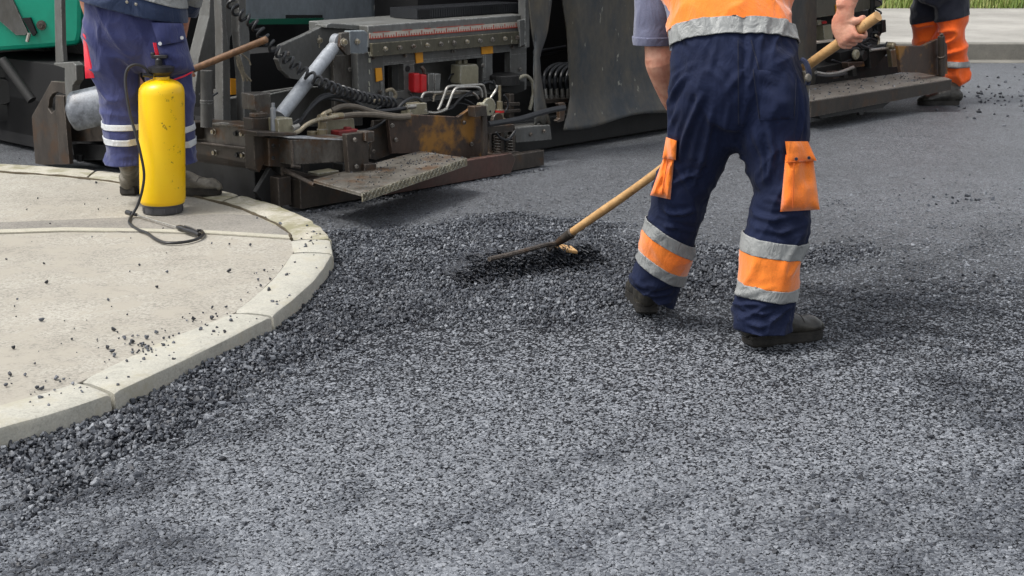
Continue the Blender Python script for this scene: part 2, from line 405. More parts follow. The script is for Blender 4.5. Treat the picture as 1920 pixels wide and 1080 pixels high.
def finish(me, name, mats, parent=None, midx=None, smooth=False, bevel=0.0, auto=35, recalc=True):
    mats = mats if isinstance(mats, (list, tuple)) else [mats]
    for m_ in mats: me.materials.append(m_)
    if midx: me.polygons.foreach_set("material_index", midx)
    if recalc:
        bm = bmesh.new(); bm.from_mesh(me); bmesh.ops.recalc_face_normals(bm, faces=bm.faces); bm.to_mesh(me); bm.free()
    if smooth:
        me.shade_smooth() if hasattr(me, 'shade_smooth') else None
        if auto < 180:
            try: me.set_sharp_from_angle(angle=math.radians(auto))
            except Exception: pass
    me.update()
    o = bpy.data.objects.new(name, me); COL.objects.link(o)
    if parent: o.parent = parent; LOC[o.name] = LOC.get(parent.name, Vector((0, 0, 0)))
    else: LOC[o.name] = Vector((0, 0, 0))
    if bevel:
        bv = o.modifiers.new("edge", 'BEVEL'); bv.width = bevel; bv.segments = 2; bv.limit_method = 'ANGLE'; bv.angle_limit = math.radians(40)
    return o
def tag(o, label=None, cat=None, group=None, kind=None):
    if label: o['label'] = label
    if cat: o['category'] = cat
    if group: o['group'] = group
    if kind: o['kind'] = kind
    return o
def thing(name, label, cat, p, group=None):
    o = bpy.data.objects.new(name, None); COL.objects.link(o); o.location = p; o.empty_display_size = .1
    LOC[o.name] = Vector(p); return tag(o, label, cat, group)
def smoothpts(pts, k=8):                          # Catmull-Rom through points
    pts = [Vector(p) for p in pts]; out = []
    P = [pts[0] * 2 - pts[1]] + pts + [pts[-1] * 2 - pts[-2]]
    for i in range(1, len(P) - 2):
        for j in range(k):
            q = j / k; a, b_, c, d_ = P[i - 1:i + 3]
            out.append(.5 * ((2 * b_) + (c - a) * q + (2 * a - 5 * b_ + 4 * c - d_) * q * q + (3 * b_ - a - 3 * c + d_) * q ** 3))
    out.append(pts[-1]); return out

# ------------------------------------------------------------ ground: road, pavement, kerbs
KZ = 0.085
kerb_out_px = [(-420, 905), (-200, 862), (0, 800), (105, 771), (210, 736), (350, 671), (430, 632), (510, 591), (560, 551), (597, 515), (624, 474),
               (619, 447), (598, 421), (560, 400), (510, 381), (450, 364), (380, 347), (290, 333), (180, 318), (0, 306), (-300, 290), (-700, 270)]
kerb_in_px = [(-420, 858), (-200, 818), (0, 758), (75, 737), (150, 714), (300, 640), (372, 612), (440, 584), (482, 550), (520, 513), (550, 471),
              (545, 448), (532, 431), (500, 413), (460, 395), (410, 380), (340, 364), (260, 350), (160, 335), (0, 323), (-300, 305), (-700, 284)]
K_OUT = [G(x, y, KZ) for x, y in kerb_out_px]
K_IN = [G(x, y, KZ) for x, y in kerb_in_px]
def inpoly(X, Y, poly):
    ins = np.zeros(X.shape, bool); n = len(poly); j = n - 1
    for i in range(n):
        xi, yi = poly[i][0], poly[i][1]; xj, yj = poly[j][0], poly[j][1]
        c = ((yi > Y) != (yj > Y)) & (X < (xj - xi) * (Y - yi) / (yj - yi + 1e-12) + xi)
        ins ^= c; j = i
    return ins
def polydist(X, Y, pts):
    best = np.full(X.shape, 1e9)
    for a, b_ in zip(pts[:-1], pts[1:]):
        dx, dy = b_[0] - a[0], b_[1] - a[1]; q = np.clip(((X - a[0]) * dx + (Y - a[1]) * dy) / (dx * dx + dy * dy + 1e-12), 0, 1)
        best = np.minimum(best, np.hypot(X - a[0] - q * dx, Y - a[1] - q * dy))
    return best
pave_poly = [(p.x, p.y) for p in K_OUT] + [(-9, 9.5), (-9, 3.0)]

loose_px = [(-60, 1080), (60, 1000), (150, 950), (250, 895), (400, 820), (520, 750), (620, 696), (720, 640), (800, 618), (900, 612), (1010, 614), (1120, 612),
            (1200, 596), (1300, 580), (1400, 565), (1490, 530), (1560, 500), (1650, 484), (1690, 470), (1640, 462), (1540, 468), (1450, 468), (1330, 462),
            (1210, 440), (1130, 418), (1060, 405), (960, 399), (860, 412), (760, 425), (660, 436), (600, 430), (560, 520), (400, 640), (200, 730), (0, 790), (-60, 800)]
loose_poly = [(lambda p: (p.x, p.y))(G(x, y, 0.0)) for x, y in loose_px]
def vnoise(X, Y, sc, seed=0):
    """cheap smooth value noise on arrays"""
    x = X * sc + seed * 17.3; y = Y * sc + seed * 9.1
    xi = np.floor(x).astype(np.int64); yi = np.floor(y).astype(np.int64); fx = x - xi; fy = y - yi
    fx = fx * fx * (3 - 2 * fx); fy = fy * fy * (3 - 2 * fy)
    def h(a, b_):
        k = (a * 374761393 + b_ * 668265263 + seed * 974634777) & 0x7fffffff
        k = ((k ^ (k >> 13)) * 1274126177) & 0x7fffffff
        return ((k ^ (k >> 16)) & 0xffff) / 65535.0
    return (h(xi, yi) * (1 - fx) + h(xi + 1, yi) * fx) * (1 - fy) + (h(xi, yi + 1) * (1 - fx) + h(xi + 1, yi + 1) * fx) * fy
def looseness(X, Y):
    wx = X + (vnoise(X, Y, 5, 1) - .5) * .16 + (vnoise(X, Y, 22, 2) - .5) * .05
    wy = Y + (vnoise(X, Y, 5, 3) - .5) * .20 + (vnoise(X, Y, 22, 4) - .5) * .06
    ins = inpoly(wx, wy, loose_poly)
    dd = polydist(wx, wy, loose_poly + loose_poly[:1])
    return np.where(ins, np.clip(.12 + dd / .16, 0, 1), 0.0)
def ground_z(X, Y):
    L = looseness(X, Y)
    kd = polydist(X, Y, [(p.x, p.y) for p in K_OUT])
    z = (vnoise(X, Y, 1.1, 5) - .5) * .012 + (vnoise(X, Y, 4.5, 6) - .5) * .006
    z = z * np.clip((14 - Y) / 4, 0, 1)
    z += L * (.012 + .012 * vnoise(X, Y, 9, 7)) + np.clip(1 - kd / .28, 0, 1) ** 1.5 * .010 * np.clip((7 - Y) / 1.2, 0, 1)
    # heap being raked (see heap())
    hx, hy = rake_c.x, rake_c.y
    q = (X - hx) * rake_u.x + (Y - hy) * rake_u.y; r_ = -(X - hx) * rake_u.y + (Y - hy) * rake_u.x
    z += .078 * np.exp(-(q / .36) ** 8 - ((r_ + .035) / .066) ** 4) * (.75 + .5 * vnoise(X, Y, 16, 77))
    z -= .045 * np.clip((Y - 11.42) / .07, 0, 1)
    # screed edge: faint roller and footprint ridges on the right
    return z
RA = G(865, 518, .02); RB = G(1085, 486, .02)
rake_c = (RA + RB) / 2; rake_u = (RB - RA).normalized()

def axis(dense0, dense1, step, lo, hi):
    a = list(np.arange(dense0, dense1, step))
    k = step
    x = a[-1]
    while x < hi: k *= 1.35; x += k; a.append(min(x, hi))
    k = step; x = a[0]; pre = []
    while x > lo: k *= 1.35; x -= k; pre.append(max(x, lo))
    return np.array(pre[::-1] + a)
gx = axis(-2.3, 3.2, .022, -150, 150); gy = axis(2.6, 9.5, .022, -30, 16.0); gy = np.unique(np.concatenate([gy, np.arange(10.9, 13.0, .04)]))
XX, YY = np.meshgrid(gx, gy)
ZZ = ground_z(XX, YY)
ins = inpoly(XX, YY, [(p.x, p.y) for p in K_IN] + [(-60, 9.5), (-60, 2.0)])
ZZ = np.where(ins, -.03, ZZ)
def grid_mesh(name, XX, YY, ZZ, tone=None):
    ny, nx = XX.shape
    co = np.stack([XX, YY, ZZ], -1).reshape(-1, 3).astype(np.float32)
    i = np.arange(ny * nx).reshape(ny, nx)
    q = np.stack([i[:-1, :-1], i[:-1, 1:], i[1:, 1:], i[1:, :-1]], -1).reshape(-1, 4)
    return np_mesh(name, co, q, tone.ravel())
def np_mesh(name, co, quads, tone=None, smooth=True):
    me = bpy.data.meshes.new(name)
    k = quads.shape[1]
    me.vertices.add(len(co)); me.vertices.foreach_set("co", co.astype(np.float32).ravel())
    me.loops.add(quads.size); me.loops.foreach_set("vertex_index", quads.astype(np.int32).ravel())
    me.polygons.add(len(quads)); me.polygons.foreach_set("loop_start", np.arange(0, quads.size, k, dtype=np.int32))
    me.polygons.foreach_set("loop_total", np.full(len(quads), k, np.int32))
    me.update(calc_edges=True)
    me.polygons.foreach_set("use_smooth", np.full(len(quads), smooth))
    if tone is not None:
        at = me.attributes.new("tone", 'FLOAT', 'POINT'); at.data.foreach_set("value", tone.astype(np.float32))
    return me
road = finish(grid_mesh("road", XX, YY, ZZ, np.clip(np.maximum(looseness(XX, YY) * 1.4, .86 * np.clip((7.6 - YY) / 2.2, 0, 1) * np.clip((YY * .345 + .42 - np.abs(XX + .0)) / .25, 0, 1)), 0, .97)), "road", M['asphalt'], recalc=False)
tag(road, 'freshly laid dark asphalt road surface in front of the paver', kind='structure')

# far side: strip, kerb, pavement, verge
gm = MB(); gm.frame((-300, 15.9, -.25), Vector((600, 0, 0)), Vector((0, 600, 0)), Vector((0, 0, .2)))
tag(gm.build('ground', M['soil']), kind='structure')
def sheet(name, x0, x1, y0, y1, z0, z1, mat, nx=1):
    g = MB(); g.frame((x0, y0, z0), Vector((x1 - x0, 0, 0)), Vector((0, y1 - y0, 0)), Vector((0, 0, z1 - z0)))
    return tag(g.build(name, mat, bevel=.012), kind='structure')
FK = G(1800, 106, 0).y
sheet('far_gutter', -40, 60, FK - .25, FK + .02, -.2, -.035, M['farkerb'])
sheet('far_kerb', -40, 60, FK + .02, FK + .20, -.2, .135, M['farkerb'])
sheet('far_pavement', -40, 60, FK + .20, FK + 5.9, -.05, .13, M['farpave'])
sheet('verge', -80, 90, FK + 5.9, FK + 60, -.05, .12, M['soil'])

# pavement on the left (top inside the kerb)
pm = MB()
pv = [Vector((p.x, p.y, KZ - .004)) for p in K_IN] + [Vector((-9, 9.4, KZ - .004)), Vector((-9, 3.1, KZ - .004))]
pm.prism(pv, Vector((0, 0, -.08)))
tag(pm.build('pavement', M['paving']), kind='structure')
def strip_on_pave(name, poly, z, mat):
    g = MB(); g.prism([G(x, y, z) for x, y in poly], Vector((0, 0, -.006)))
    return tag(g.build(name, mat), kind='structure')
strip_on_pave('pavement_strip', [(-1500, 424), (0, 417), (190, 409), (300, 406), (420, 401), (478, 404), (520, 424), (546, 441), (300, 435), (0, 431), (-1500, 430)], KZ + .001, M['pavingD'])
strip_on_pave('pavement_mortar_line', [(-1500, 429), (0, 430), (120, 426), (260, 428), (400, 432), (543, 441), (543, 446), (400, 437), (260, 433), (120, 432), (0, 436), (-1500, 436)], KZ + .004, M['mortar'])

jm = MB(); jp = smoothpts([p.lerp(q, .04) for p, q in zip(K_IN[11:21], K_OUT[11:21])], 14)
jm.tube([p + Vector((.012 * noise.noise(p * 9), .012 * noise.noise(p * 7 + Vector((3, 0, 0))), -.001)) for p in jp], [.007 + .005 * noise.noise(p * 12) for p in jp], 6)
tag(jm.build('joint_dirt', M['soil'], smooth=True), kind='structure')
# kerb stones: each one its own
def resample(pts, n_each):
    out = []
    for a, b_ in zip(pts[:-1], pts[1:]):
        for k in range(n_each): out.append(a.lerp(b_, k / n_each))
    out.append(pts[-1]); return out
kl = [((0, 4), 'kerb', 'pale kerb stone cut by the left edge of the frame beside the loose asphalt'),
      ((4, 7), 'kerb', 'long pale kerb stone speckled with most asphalt crumbs in the middle of the curve'),
      ((7, 10), 'kerb', 'pale kerb stone leading up to the tip of the pavement corner'),
      ((10, 11), 'kerb', 'short pale kerb stone at the outermost tip of the pavement corner'),
      ((11, 15), 'kerbOld', 'crumbling mossy kerb stone at the paver side of the corner'),
      ((15, 18), 'kerbOld', 'worn old kerb stone behind the dusty shoes of the worker by the sprayer'),
      ((18, 21), 'kerbOld', 'cracked old kerb stone at the far back of the pavement on the left')]
OUTd, INd = K_OUT, K_IN
for (a, b_), mt, lab in kl:
    b_ = min(b_, len(K_OUT) - 1)
    # geometry: sweep a kerb section between inner and outer line
    n = 10
    po = smoothpts(K_OUT[a:b_ + 1], n) if b_ - a > 1 else [K_OUT[a].lerp(K_OUT[b_], k / 8) for k in range(9)]
    pi = smoothpts(K_IN[a:b_ + 1], n) if b_ - a > 1 else [K_IN[a].lerp(K_IN[b_], k / 8) for k in range(9)]
    m_ = len(po); sec = []
    old = mt == 'kerbOld'
    for i in range(m_):
        o_, i_ = po[i].copy(), pi[i].copy()
        if i == 0 or i == m_ - 1:
            j = 1 if i == 0 else m_ - 2
            f = .010 / max((po[i] - po[j]).length, .02)
            o_ = o_.lerp(po[j], min(f, .4)); i_ = i_.lerp(pi[j], min(f, .4))
        out = (o_ - i_).normalized(); wd = (o_ - i_).length
        jt = lambda a_: (noise.noise(Vector((o_.x * 9, o_.y * 9, a_))) * (.016 if old else .0025))
        e = -.005 if i in (0, m_ - 1) else 0
        sec.append([i_ + Vector((0, 0, -.12)), i_ + Vector((0, 0, -.004 + e)), i_ + out * (wd * .3) + Vector((0, 0, .002 + jt(1) * .3 + e)),
                    i_ + out * (wd * .7) + Vector((0, 0, .002 + jt(2) * .4 + e)),
                    o_ - out * (.014 + jt(3)) + Vector((0, 0, e + jt(4) * .3)), o_ - out * (.003 + jt(5)) + Vector((0, 0, -.005 + e + jt(6) * .4)), o_ + out * (.002 + jt(7)) + Vector((0, 0, -.016)),
                    o_ + out * (.014 + jt(8)) + Vector((0, 0, -.2))])
    k = len(sec[0]); g = MB()
    g.add([p for s_ in sec for p in s_], [(i * k + j, i * k + j + 1, (i + 1) * k + j + 1, (i + 1) * k + j) for i in range(m_ - 1) for j in range(k - 1)] +
          [tuple(range(k)), tuple(range(m_ * k - 1, (m_ - 1) * k - 1, -1))])
    o = g.build('kerb_stone', M[mt], smooth=True, auto=28)
    tag(o, lab, 'kerb stone', 'kerb stones round the pavement corner')

# ------------------------------------------------------------ loose aggregate as real stones
def stones(name, X, Y, Zb, size, flat, tilt, tone, el=None, eldir=0.0, sides=6):
    n = len(X); K = sides
    ang = (np.arange(K) / K * 2 * PI)[None, :] + RNG.uniform(0, 2 * PI, (n, 1)) + RNG.uniform(-.3, .3, (n, K))
    rb = size[:, None] * RNG.uniform(.75, 1.15, (n, K)); rt = rb * RNG.uniform(.60, .92, (n, K))
    h = size * flat
    def ring(r, z):
        x = r * np.cos(ang); y = r * np.sin(ang); zz = np.repeat(z[:, None], K, 1) * RNG.uniform(.75, 1.1, (n, K))
        return np.stack([x, y, zz], -1)
    lo = ring(rb * .62, -h * .9); mi = ring(rb, h * .55); to = ring(rt, h)
    P = np.concatenate([lo, mi, to], 1)
    asp = np.stack([RNG.uniform(.85, 1.35, n) if el is None else el, RNG.uniform(.7, 1.0, n), np.ones(n)], -1)
    P = P * asp[:, None, :]
    yaw = RNG.uniform(0, 2 * PI, n) if el is None else eldir + RNG.uniform(-.35, .35, n)
    ax = RNG.uniform(-1, 1, n) * tilt; ay = RNG.uniform(-1, 1, n) * tilt
    cx, sx, cy, sy, cz, sz = np.cos(ax), np.sin(ax), np.cos(ay), np.sin(ay), np.cos(yaw), np.sin(yaw)
    R = np.empty((n, 3, 3))
    R[:, 0, 0] = cz * cy; R[:, 0, 1] = cz * sy * sx - sz * cx; R[:, 0, 2] = cz * sy * cx + sz * sx
    R[:, 1, 0] = sz * cy; R[:, 1, 1] = sz * sy * sx + cz * cx; R[:, 1, 2] = sz * sy * cx - cz * sx
    R[:, 2, 0] = -sy; R[:, 2, 1] = cy * sx; R[:, 2, 2] = cy * cx
    P = np.einsum('nij,nkj->nki', R, P)
    P += np.stack([X, Y, Zb], -1)[:, None, :]
    co = P.reshape(-1, 3)
    base = (np.arange(n) * 3 * K)[:, None]
    k = np.arange(K); k2 = (k + 1) % K
    q1 = np.stack([k, k2, k2 + K, k + K], -1); q2 = q1 + K
    tp = np.array([[2 * K + 0, 2 * K + 1, 2 * K + 2, 2 * K + 3], [2 * K + 0, 2 * K + 3, 2 * K + 4, 2 * K + 5]]) if K == 6 else np.array([[2 * K, 2 * K + 1, 2 * K + 2, 2 * K + 3]])
    Q = np.concatenate([q1, q2, tp], 0)
    quads = (base[:, :, None] + Q[None]).reshape(-1, 4)
    return np_mesh(name, co, quads, np.repeat(tone, 3 * K), smooth=False)
def scatter_px(n, x0, x1, y0, y1, pw=1.0):
    """points on the ground, spread so that far ground is not over-filled"""
    px = RNG.uniform(x0, x1, n); py = y0 + (y1 - y0) * RNG.uniform(0, 1, n) ** pw
    rx = (px - 960) / FPX; uy = (540 - py) / FPX
    dz = -math.sin(PITCH) + uy * math.cos(PITCH); dy = math.cos(PITCH) + uy * math.sin(PITCH)
    tt = -CAMH / dz; return rx * tt, dy * tt
def poisson_area(n, xr, yr): return RNG.uniform(*xr, n), RNG.uniform(*yr, n)
K_POLY = [(p.x, p.y) for p in K_OUT] + [(-60, 9.5), (-60, 2.0)]
def frustum(X, Y, pad=.12):
    return (np.abs(X) < Y * .350 + pad) & (Y > 2.9)
# loose mix: piled, angular, open
X, Y = poisson_area(560000, (-2.2, 2.6), (3.0, 8.4))
L = looseness(X, Y); k = (L > 0) & frustum(X, Y) & ~inpoly(X, Y, K_POLY) & (RNG.uniform(0, 1, len(X)) < (.10 + .66 * L) * np.clip(7.2 / (Y + 1.6), .35, 1))
X, Y, L = X[k], Y[k], L[k]
sz = RNG.gamma(2.6, .0013, len(X)) + .0017; sz = np.clip(sz * (.82 + .40 * np.clip((5.2 - Y) / 2, 0, 1)), .0025, .013)
Z = ground_z(X, Y) + sz * RNG.uniform(-.1, 1.1, len(X)) * L
hq = 0; hq = (X - rake_c.x) * rake_u.x + (Y - rake_c.y) * rake_u.y; hr = -(X - rake_c.x) * rake_u.y + (Y - rake_c.y) * rake_u.x + .03
tn = RNG.beta(2.2, 4.0, len(X)) * np.where((np.abs(hq) < .36) & (np.abs(hr) < .10), .04, 1) * (.60 + .4 * vnoise(X, Y, 6, 78))
inh = (np.abs(hq) < .36) & (np.abs(hr) < .10); kk = ~inh | (RNG.uniform(0, 1, len(X)) < .05); X, Y, Z, sz, tn = X[kk], Y[kk], Z[kk] - .004 * inh[kk], sz[kk], tn[kk]
me = stones('loose_asphalt_mix', X, Y, Z, sz, RNG.uniform(.45, .95, len(X)), .8, tn)
n_loose = len(X)
tag(finish(me, 'loose_asphalt_mix', M['stone'], recalc=False), 'loose black asphalt mix piled along the kerb and under the rake', 'asphalt mix', kind='stuff')
# compacted aggregate standing just proud of the mat
X, Y = scatter_px(345000, -260, 2240, 290, 1100, .80)
ppy = 540 + FPX * np.tan(np.arctan2(CAMH, Y) - PITCH); kk = RNG.uniform(0, 1, len(X)) < np.clip((ppy - 290) / 180, 0, 1) ** 1.5; X, Y = X[kk], Y[kk]
L = looseness(X, Y); k = (L < .6) & ~inpoly(X, Y, K_POLY)
X, Y = X[k], Y[k]
sz = np.clip(RNG.gamma(3.2, .0008, len(X)) + .0018, .0022, .010)
ua = X * U.x + Y * U.y; ub = -X * U.y + Y * U.x
rough_sheen_zone = vnoise(ua * .8, ub * 4.5, 1.0, 21) * .45 + vnoise(X, Y, 6, 22) * .35
for a_, b_, wd, am in (((1500, 545), (1950, 602), .07, .8), ((1540, 600), (1900, 640), .09, .6), ((1780, 730), (1960, 800), .20, .8), ((850, 990), (1130, 850), .10, .55), ((1130, 850), (1280, 790), .08, .4),
  ((1000, 1050), (1300, 920), .08, .4), ((-40, 1090), (260, 1030), .16, .9), ((-40, 980), (260, 905), .13, .8), ((1480, 1010), (1920, 880), .07, .6), ((560, 730), (780, 640), .10, .6),
  ((1440, 720), (1720, 640), .05, .5), ((250, 900), (620, 720), .08, .6), ((1600, 470), (1760, 462), .03, .5), ((1860, 1000), (1960, 950), .15, .7), ((620, 1090), (820, 1000), .10, .5), ((1240, 600), (1540, 640), .08, .5)):
    pa, pb = G(*a_), G(*b_); dd_ = polydist(X + (vnoise(X, Y, 7, 31) - .5) * .12, Y + (vnoise(X, Y, 7, 32) - .5) * .16, [(pa.x, pa.y), (pb.x, pb.y)]); rough_sheen_zone = np.maximum(rough_sheen_zone, .45 + am * .42 * np.exp(-(dd_ / wd) ** 2) * (.15 + .75 * vnoise(X, Y, 12, 33) + .6 * vnoise(X, Y, 35, 34)))
cc_ = G(960, 760); far_ = np.hypot((X - cc_.x) / 1.15, (Y - cc_.y) / .9)
rough_sheen_zone = np.clip(rough_sheen_zone + .10 * np.clip(far_ - .7, 0, 1.2), 0, 1)  # stones darken away from the centre, painting a bright sheen there
Z = ground_z(X, Y) - sz * .02 + RNG.uniform(-.0010, .0014, len(X)) + np.clip(rough_sheen_zone - .55, 0, 1) * .010
dk = RNG.uniform(0, 1, len(X)) < .09
me = stones('rolled_aggregate', X, Y, Z, sz * np.where(dk, .8, 1), RNG.uniform(.26, .40, len(X)), .11 + .26 * rough_sheen_zone, np.clip(RNG.beta(9, 7, len(X)) - .80 * np.clip(rough_sheen_zone - .48, 0, 1) - .45 * dk, 0, 1))  # lighter tones than the loose mix, sheen painted into the colour
n_comp = len(X)
tag(finish(me, 'rolled_aggregate', M['stone'], recalc=False), 'pressed grey stones in the surface of the fresh asphalt', 'aggregate', kind='stuff')
# scattered single crumbs on the mat, old lane and ridges
px_list = []
def spray(n, cx, cy, sx_, sy_): px_list.append((RNG.normal(cx, sx_, n), RNG.normal(cy, sy_, n)))
spray(140, 1600, 475, 60, 14); spray(30, 1830, 180, 60, 22); spray(60, 1880, 165, 60, 26); spray(90, 1250, 585, 120, 22); spray(60, 1000, 640, 150, 40)
spray(110, 1700, 560, 110, 14); spray(90, 1760, 590, 100, 20); spray(50, 1560, 540, 60, 8); spray(60, 400, 900, 200, 60); spray(70, 1100, 800, 400, 140); spray(40, 1700, 800, 200, 100)
spray(22, 1800, 375, 60, 5); spray(120, 1850, 530, 60, 8); spray(160, 1890, 760, 40, 50); spray(100, 1500, 950, 200, 60); spray(130, 100, 1060, 120, 20)
for i in range(7):                                                 # thin raked ridges on the right
    a = np.linspace(0, 1, 90); x0, y0 = random.uniform(1480, 1700), random.uniform(525, 640); ln = random.uniform(120, 330); sl = random.uniform(.05, .22)
    px_list.append((x0 + a * ln + RNG.normal(0, 3, 90), y0 + a * ln * sl + 6 * np.sin(a * 5 + i) + RNG.normal(0, 2.0, 90)))
for i in range(0):
    a = np.linspace(0, 1, 80); x0, y0 = random.uniform(700, 1300), random.uniform(930, 1040); ln = random.uniform(100, 300); sl = random.uniform(-.35, -.15)
    px_list.append((x0 + a * ln + RNG.normal(0, 5, 80), y0 + a * ln * sl + RNG.normal(0, 4, 80)))
px = np.concatenate([a for a, _ in px_list]); py = np.concatenate([b_ for _, b_ in px_list])
rx = (px - 960) / FPX; uy = (540 - py) / FPX
tt = -CAMH / (-math.sin(PITCH) + uy * math.cos(PITCH)); X = rx * tt; Y = (math.cos(PITCH) + uy * math.sin(PITCH)) * tt
k = ~inpoly(X, Y, K_POLY) & (Y < 15.5) & (Y > 2.8); X, Y = X[k], Y[k]
sz = RNG.uniform(.005, .012, len(X)) * np.clip(Y / 7, .8, 1.5); Z = ground_z(X, Y) + sz * .3
me = stones('asphalt_crumbs', X, Y, Z, sz, RNG.uniform(.5, .9, len(X)), .8, RNG.beta(1.2, 5, len(X)))
tag(finish(me, 'asphalt_crumbs', M['stone'], recalc=False), 'scattered single lumps of black asphalt on the smooth new road', 'asphalt crumbs', kind='stuff')
# crumbs on the pavement and kerbs
px_list = []
spray(34, 250, 645, 40, 13); spray(40, 330, 655, 70, 30); spray(45, 120, 740, 70, 22); spray(35, 420, 610, 50, 14); spray(30, 530, 540, 35, 30)
px_list.append((RNG.uniform(0, 560, 70), RNG.uniform(340, 720, 70))); spray(25, 585, 450, 15, 15); spray(20, 270, 655, 14, 6)
px = np.concatenate([a for a, _ in px_list]); py = np.concatenate([b_ for _, b_ in px_list])
rx = (px - 960) / FPX; uy = (540 - py) / FPX
tt = (KZ - CAMH) / (-math.sin(PITCH) + uy * math.cos(PITCH)); X = rx * tt; Y = (math.cos(PITCH) + uy * math.sin(PITCH)) * tt
k = inpoly(X, Y, [(p.x + (q.x - p.x) * .12, p.y + (q.y - p.y) * .12) for p, q in zip(K_OUT, K_IN)] + [(-60, 9.4), (-60, 2.0)]); X, Y = X[k], Y[k]
sz = RNG.gamma(2.2, .0013, len(X)) + .0018; sz = np.clip(sz, .0018, .009)
me = stones('pavement_crumbs', X, Y, KZ + sz * .5, sz, RNG.uniform(.5, .9, len(X)), .8, RNG.beta(1.2, 5, len(X)))
tag(finish(me, 'pavement_crumbs', M['stone'], recalc=False), 'small black asphalt crumbs spilled over the pale pavement and kerb', 'asphalt crumbs', kind='stuff')
print("stones", n_loose, n_comp)
# ------------------------------------------------------------ people: lofted volumes fused into one skin
def loft(bm_v, bm_f, rings, n=20, side=Vector((1, 0, 0)), cap=True):
    """rings: (centre, half width, half depth). closed tube with domed ends"""
    R = [(Vector(c), a, b_) for c, a, b_ in rings]
    # domes
    def dome(c0, c1, a, b_):
        t_ = (c0 - c1).normalized() * min(a, b_)
        return [(c0 + t_ * math.sin(q), a * math.cos(q), b_ * math.cos(q)) for q in (.5, 1.0, 1.4)]
    if cap:
        h = dome(R[0][0], R[1][0], R[0][1], R[0][2])[::-1]; e = dome(R[-1][0], R[-2][0], R[-1][1], R[-1][2])
        R = h + R + e
    m_ = len(R); o = len(bm_v)
    for i, (c, a, b_) in enumerate(R):
        tg = (R[min(i + 1, m_ - 1)][0] - R[max(i - 1, 0)][0]).normalized()
        x = side - tg * side.dot(tg); x = x.normalized() if x.length > .05 else tg.orthogonal().normalized()
        y = tg.cross(x)
        for k in range(n):
            q = 2 * PI * k / n; bm_v.append(c + x * (math.cos(q) * a) + y * (math.sin(q) * b_))
    for i in range(m_ - 1):
        for k in range(n): bm_f.append((o + i * n + k, o + i * n + (k + 1) % n, o + (i + 1) * n + (k + 1) % n, o + (i + 1) * n + k))
    bm_f.append(tuple(o + k for k in range(n - 1, -1, -1))); bm_f.append(tuple(o + (m_ - 1) * n + k for k in range(n)))
def fuse(chains, voxel=.008, iters=6, name='fused'):
    vs, fs = [], []
    for ch in chains:
        side = Vector((1, 0, 0))
        if isinstance(ch, dict): side = ch.get('side', side); rings = ch['r']
        else: rings = ch
        if len(rings) > 2:                               # smooth the path
            q = smoothpts([Vector((*r[0],)) for r in rings], 4)
            aa = []
            for i in range(len(rings) - 1):
                for j in range(4):
                    f = j / 4; f2 = f * f * (3 - 2 * f)
                    aa.append((rings[i][1] * (1 - f2) + rings[i + 1][1] * f2, rings[i][2] * (1 - f2) + rings[i + 1][2] * f2))
            aa.append((rings[-1][1], rings[-1][2]))
            rings = [(p, a, b_) for p, (a, b_) in zip(q, aa)]
        loft(vs, fs, rings, side=side)
    me = bpy.data.meshes.new(name); me.from_pydata([tuple(v) for v in vs], [], fs)
    bm = bmesh.new(); bm.from_mesh(me); bmesh.ops.recalc_face_normals(bm, faces=bm.faces); bm.to_mesh(me); bm.free()
    o = bpy.data.objects.new(name, me); COL.objects.link(o)
    r = o.modifiers.new('r', 'REMESH'); r.mode = 'VOXEL'; r.voxel_size = voxel
    s_ = o.modifiers.new('s', 'SMOOTH'); s_.factor = .5; s_.iterations = iters
    dg = bpy.context.evaluated_depsgraph_get(); dg.update()
    out = bpy.data.meshes.new_from_object(o.evaluated_get(dg))
    bpy.data.objects.remove(o); bpy.data.meshes.remove(me)
    return out
def warp(me, fn):
    n = len(me.vertices); co = np.empty(n * 3, np.float32); me.vertices.foreach_get('co', co); co = co.reshape(-1, 3)
    no = np.empty(n * 3, np.float32); me.vertex_normals.foreach_get('vector', no); no = no.reshape(-1, 3)
    co = co + no * fn(co)[:, None]
    me.vertices.foreach_set('co', co.astype(np.float32).ravel()); me.update(); return me
def n3(co, sc, seed):
    """array 3D value noise from stacked 2D slices"""
    x, y, z = co[:, 0] * sc[0], co[:, 1] * sc[1], co[:, 2] * sc[2]
    zi = np.floor(z); f = z - zi; f = f * f * (3 - 2 * f)
    def sl(k): return vnoise(x + k * 37.7 + seed * 5.1, y + k * 11.9, 1.0, seed)
    return sl(zi) * (1 - f) + sl(zi + 1) * f
def ridge(v): return 1 - np.abs(v * 2 - 1)
def bands_fn(knots, dirs):                                # helper: smooth bump around heights
    pass
def clip_mesh(me, planes, push=0.0):
    """copy of a mesh kept on the negative side of each (point, normal) plane, moved outwards"""
    bm = bmesh.new(); bm.from_mesh(me)
    for co, no in planes:
        bmesh.ops.bisect_plane(bm, geom=bm.verts[:] + bm.edges[:] + bm.faces[:], plane_co=co, plane_no=no, clear_outer=True)
    bm.normal_update()
    if push:
        for v_ in bm.verts: v_.co += v_.normal * push
    out = bpy.data.meshes.new('cut'); bm.to_mesh(out); bm.free(); return out
def shell(me, name, mat, parent, thick=.004, smooth=True):
    org = parent_loc(parent); me.transform(Matrix.Translation(-org))
    o = finish(me, name, mat, parent, smooth=smooth, auto=180, recalc=False)
    if thick:
        s_ = o.modifiers.new('cloth', 'SOLIDIFY'); s_.thickness = thick; s_.offset = -1
    return o
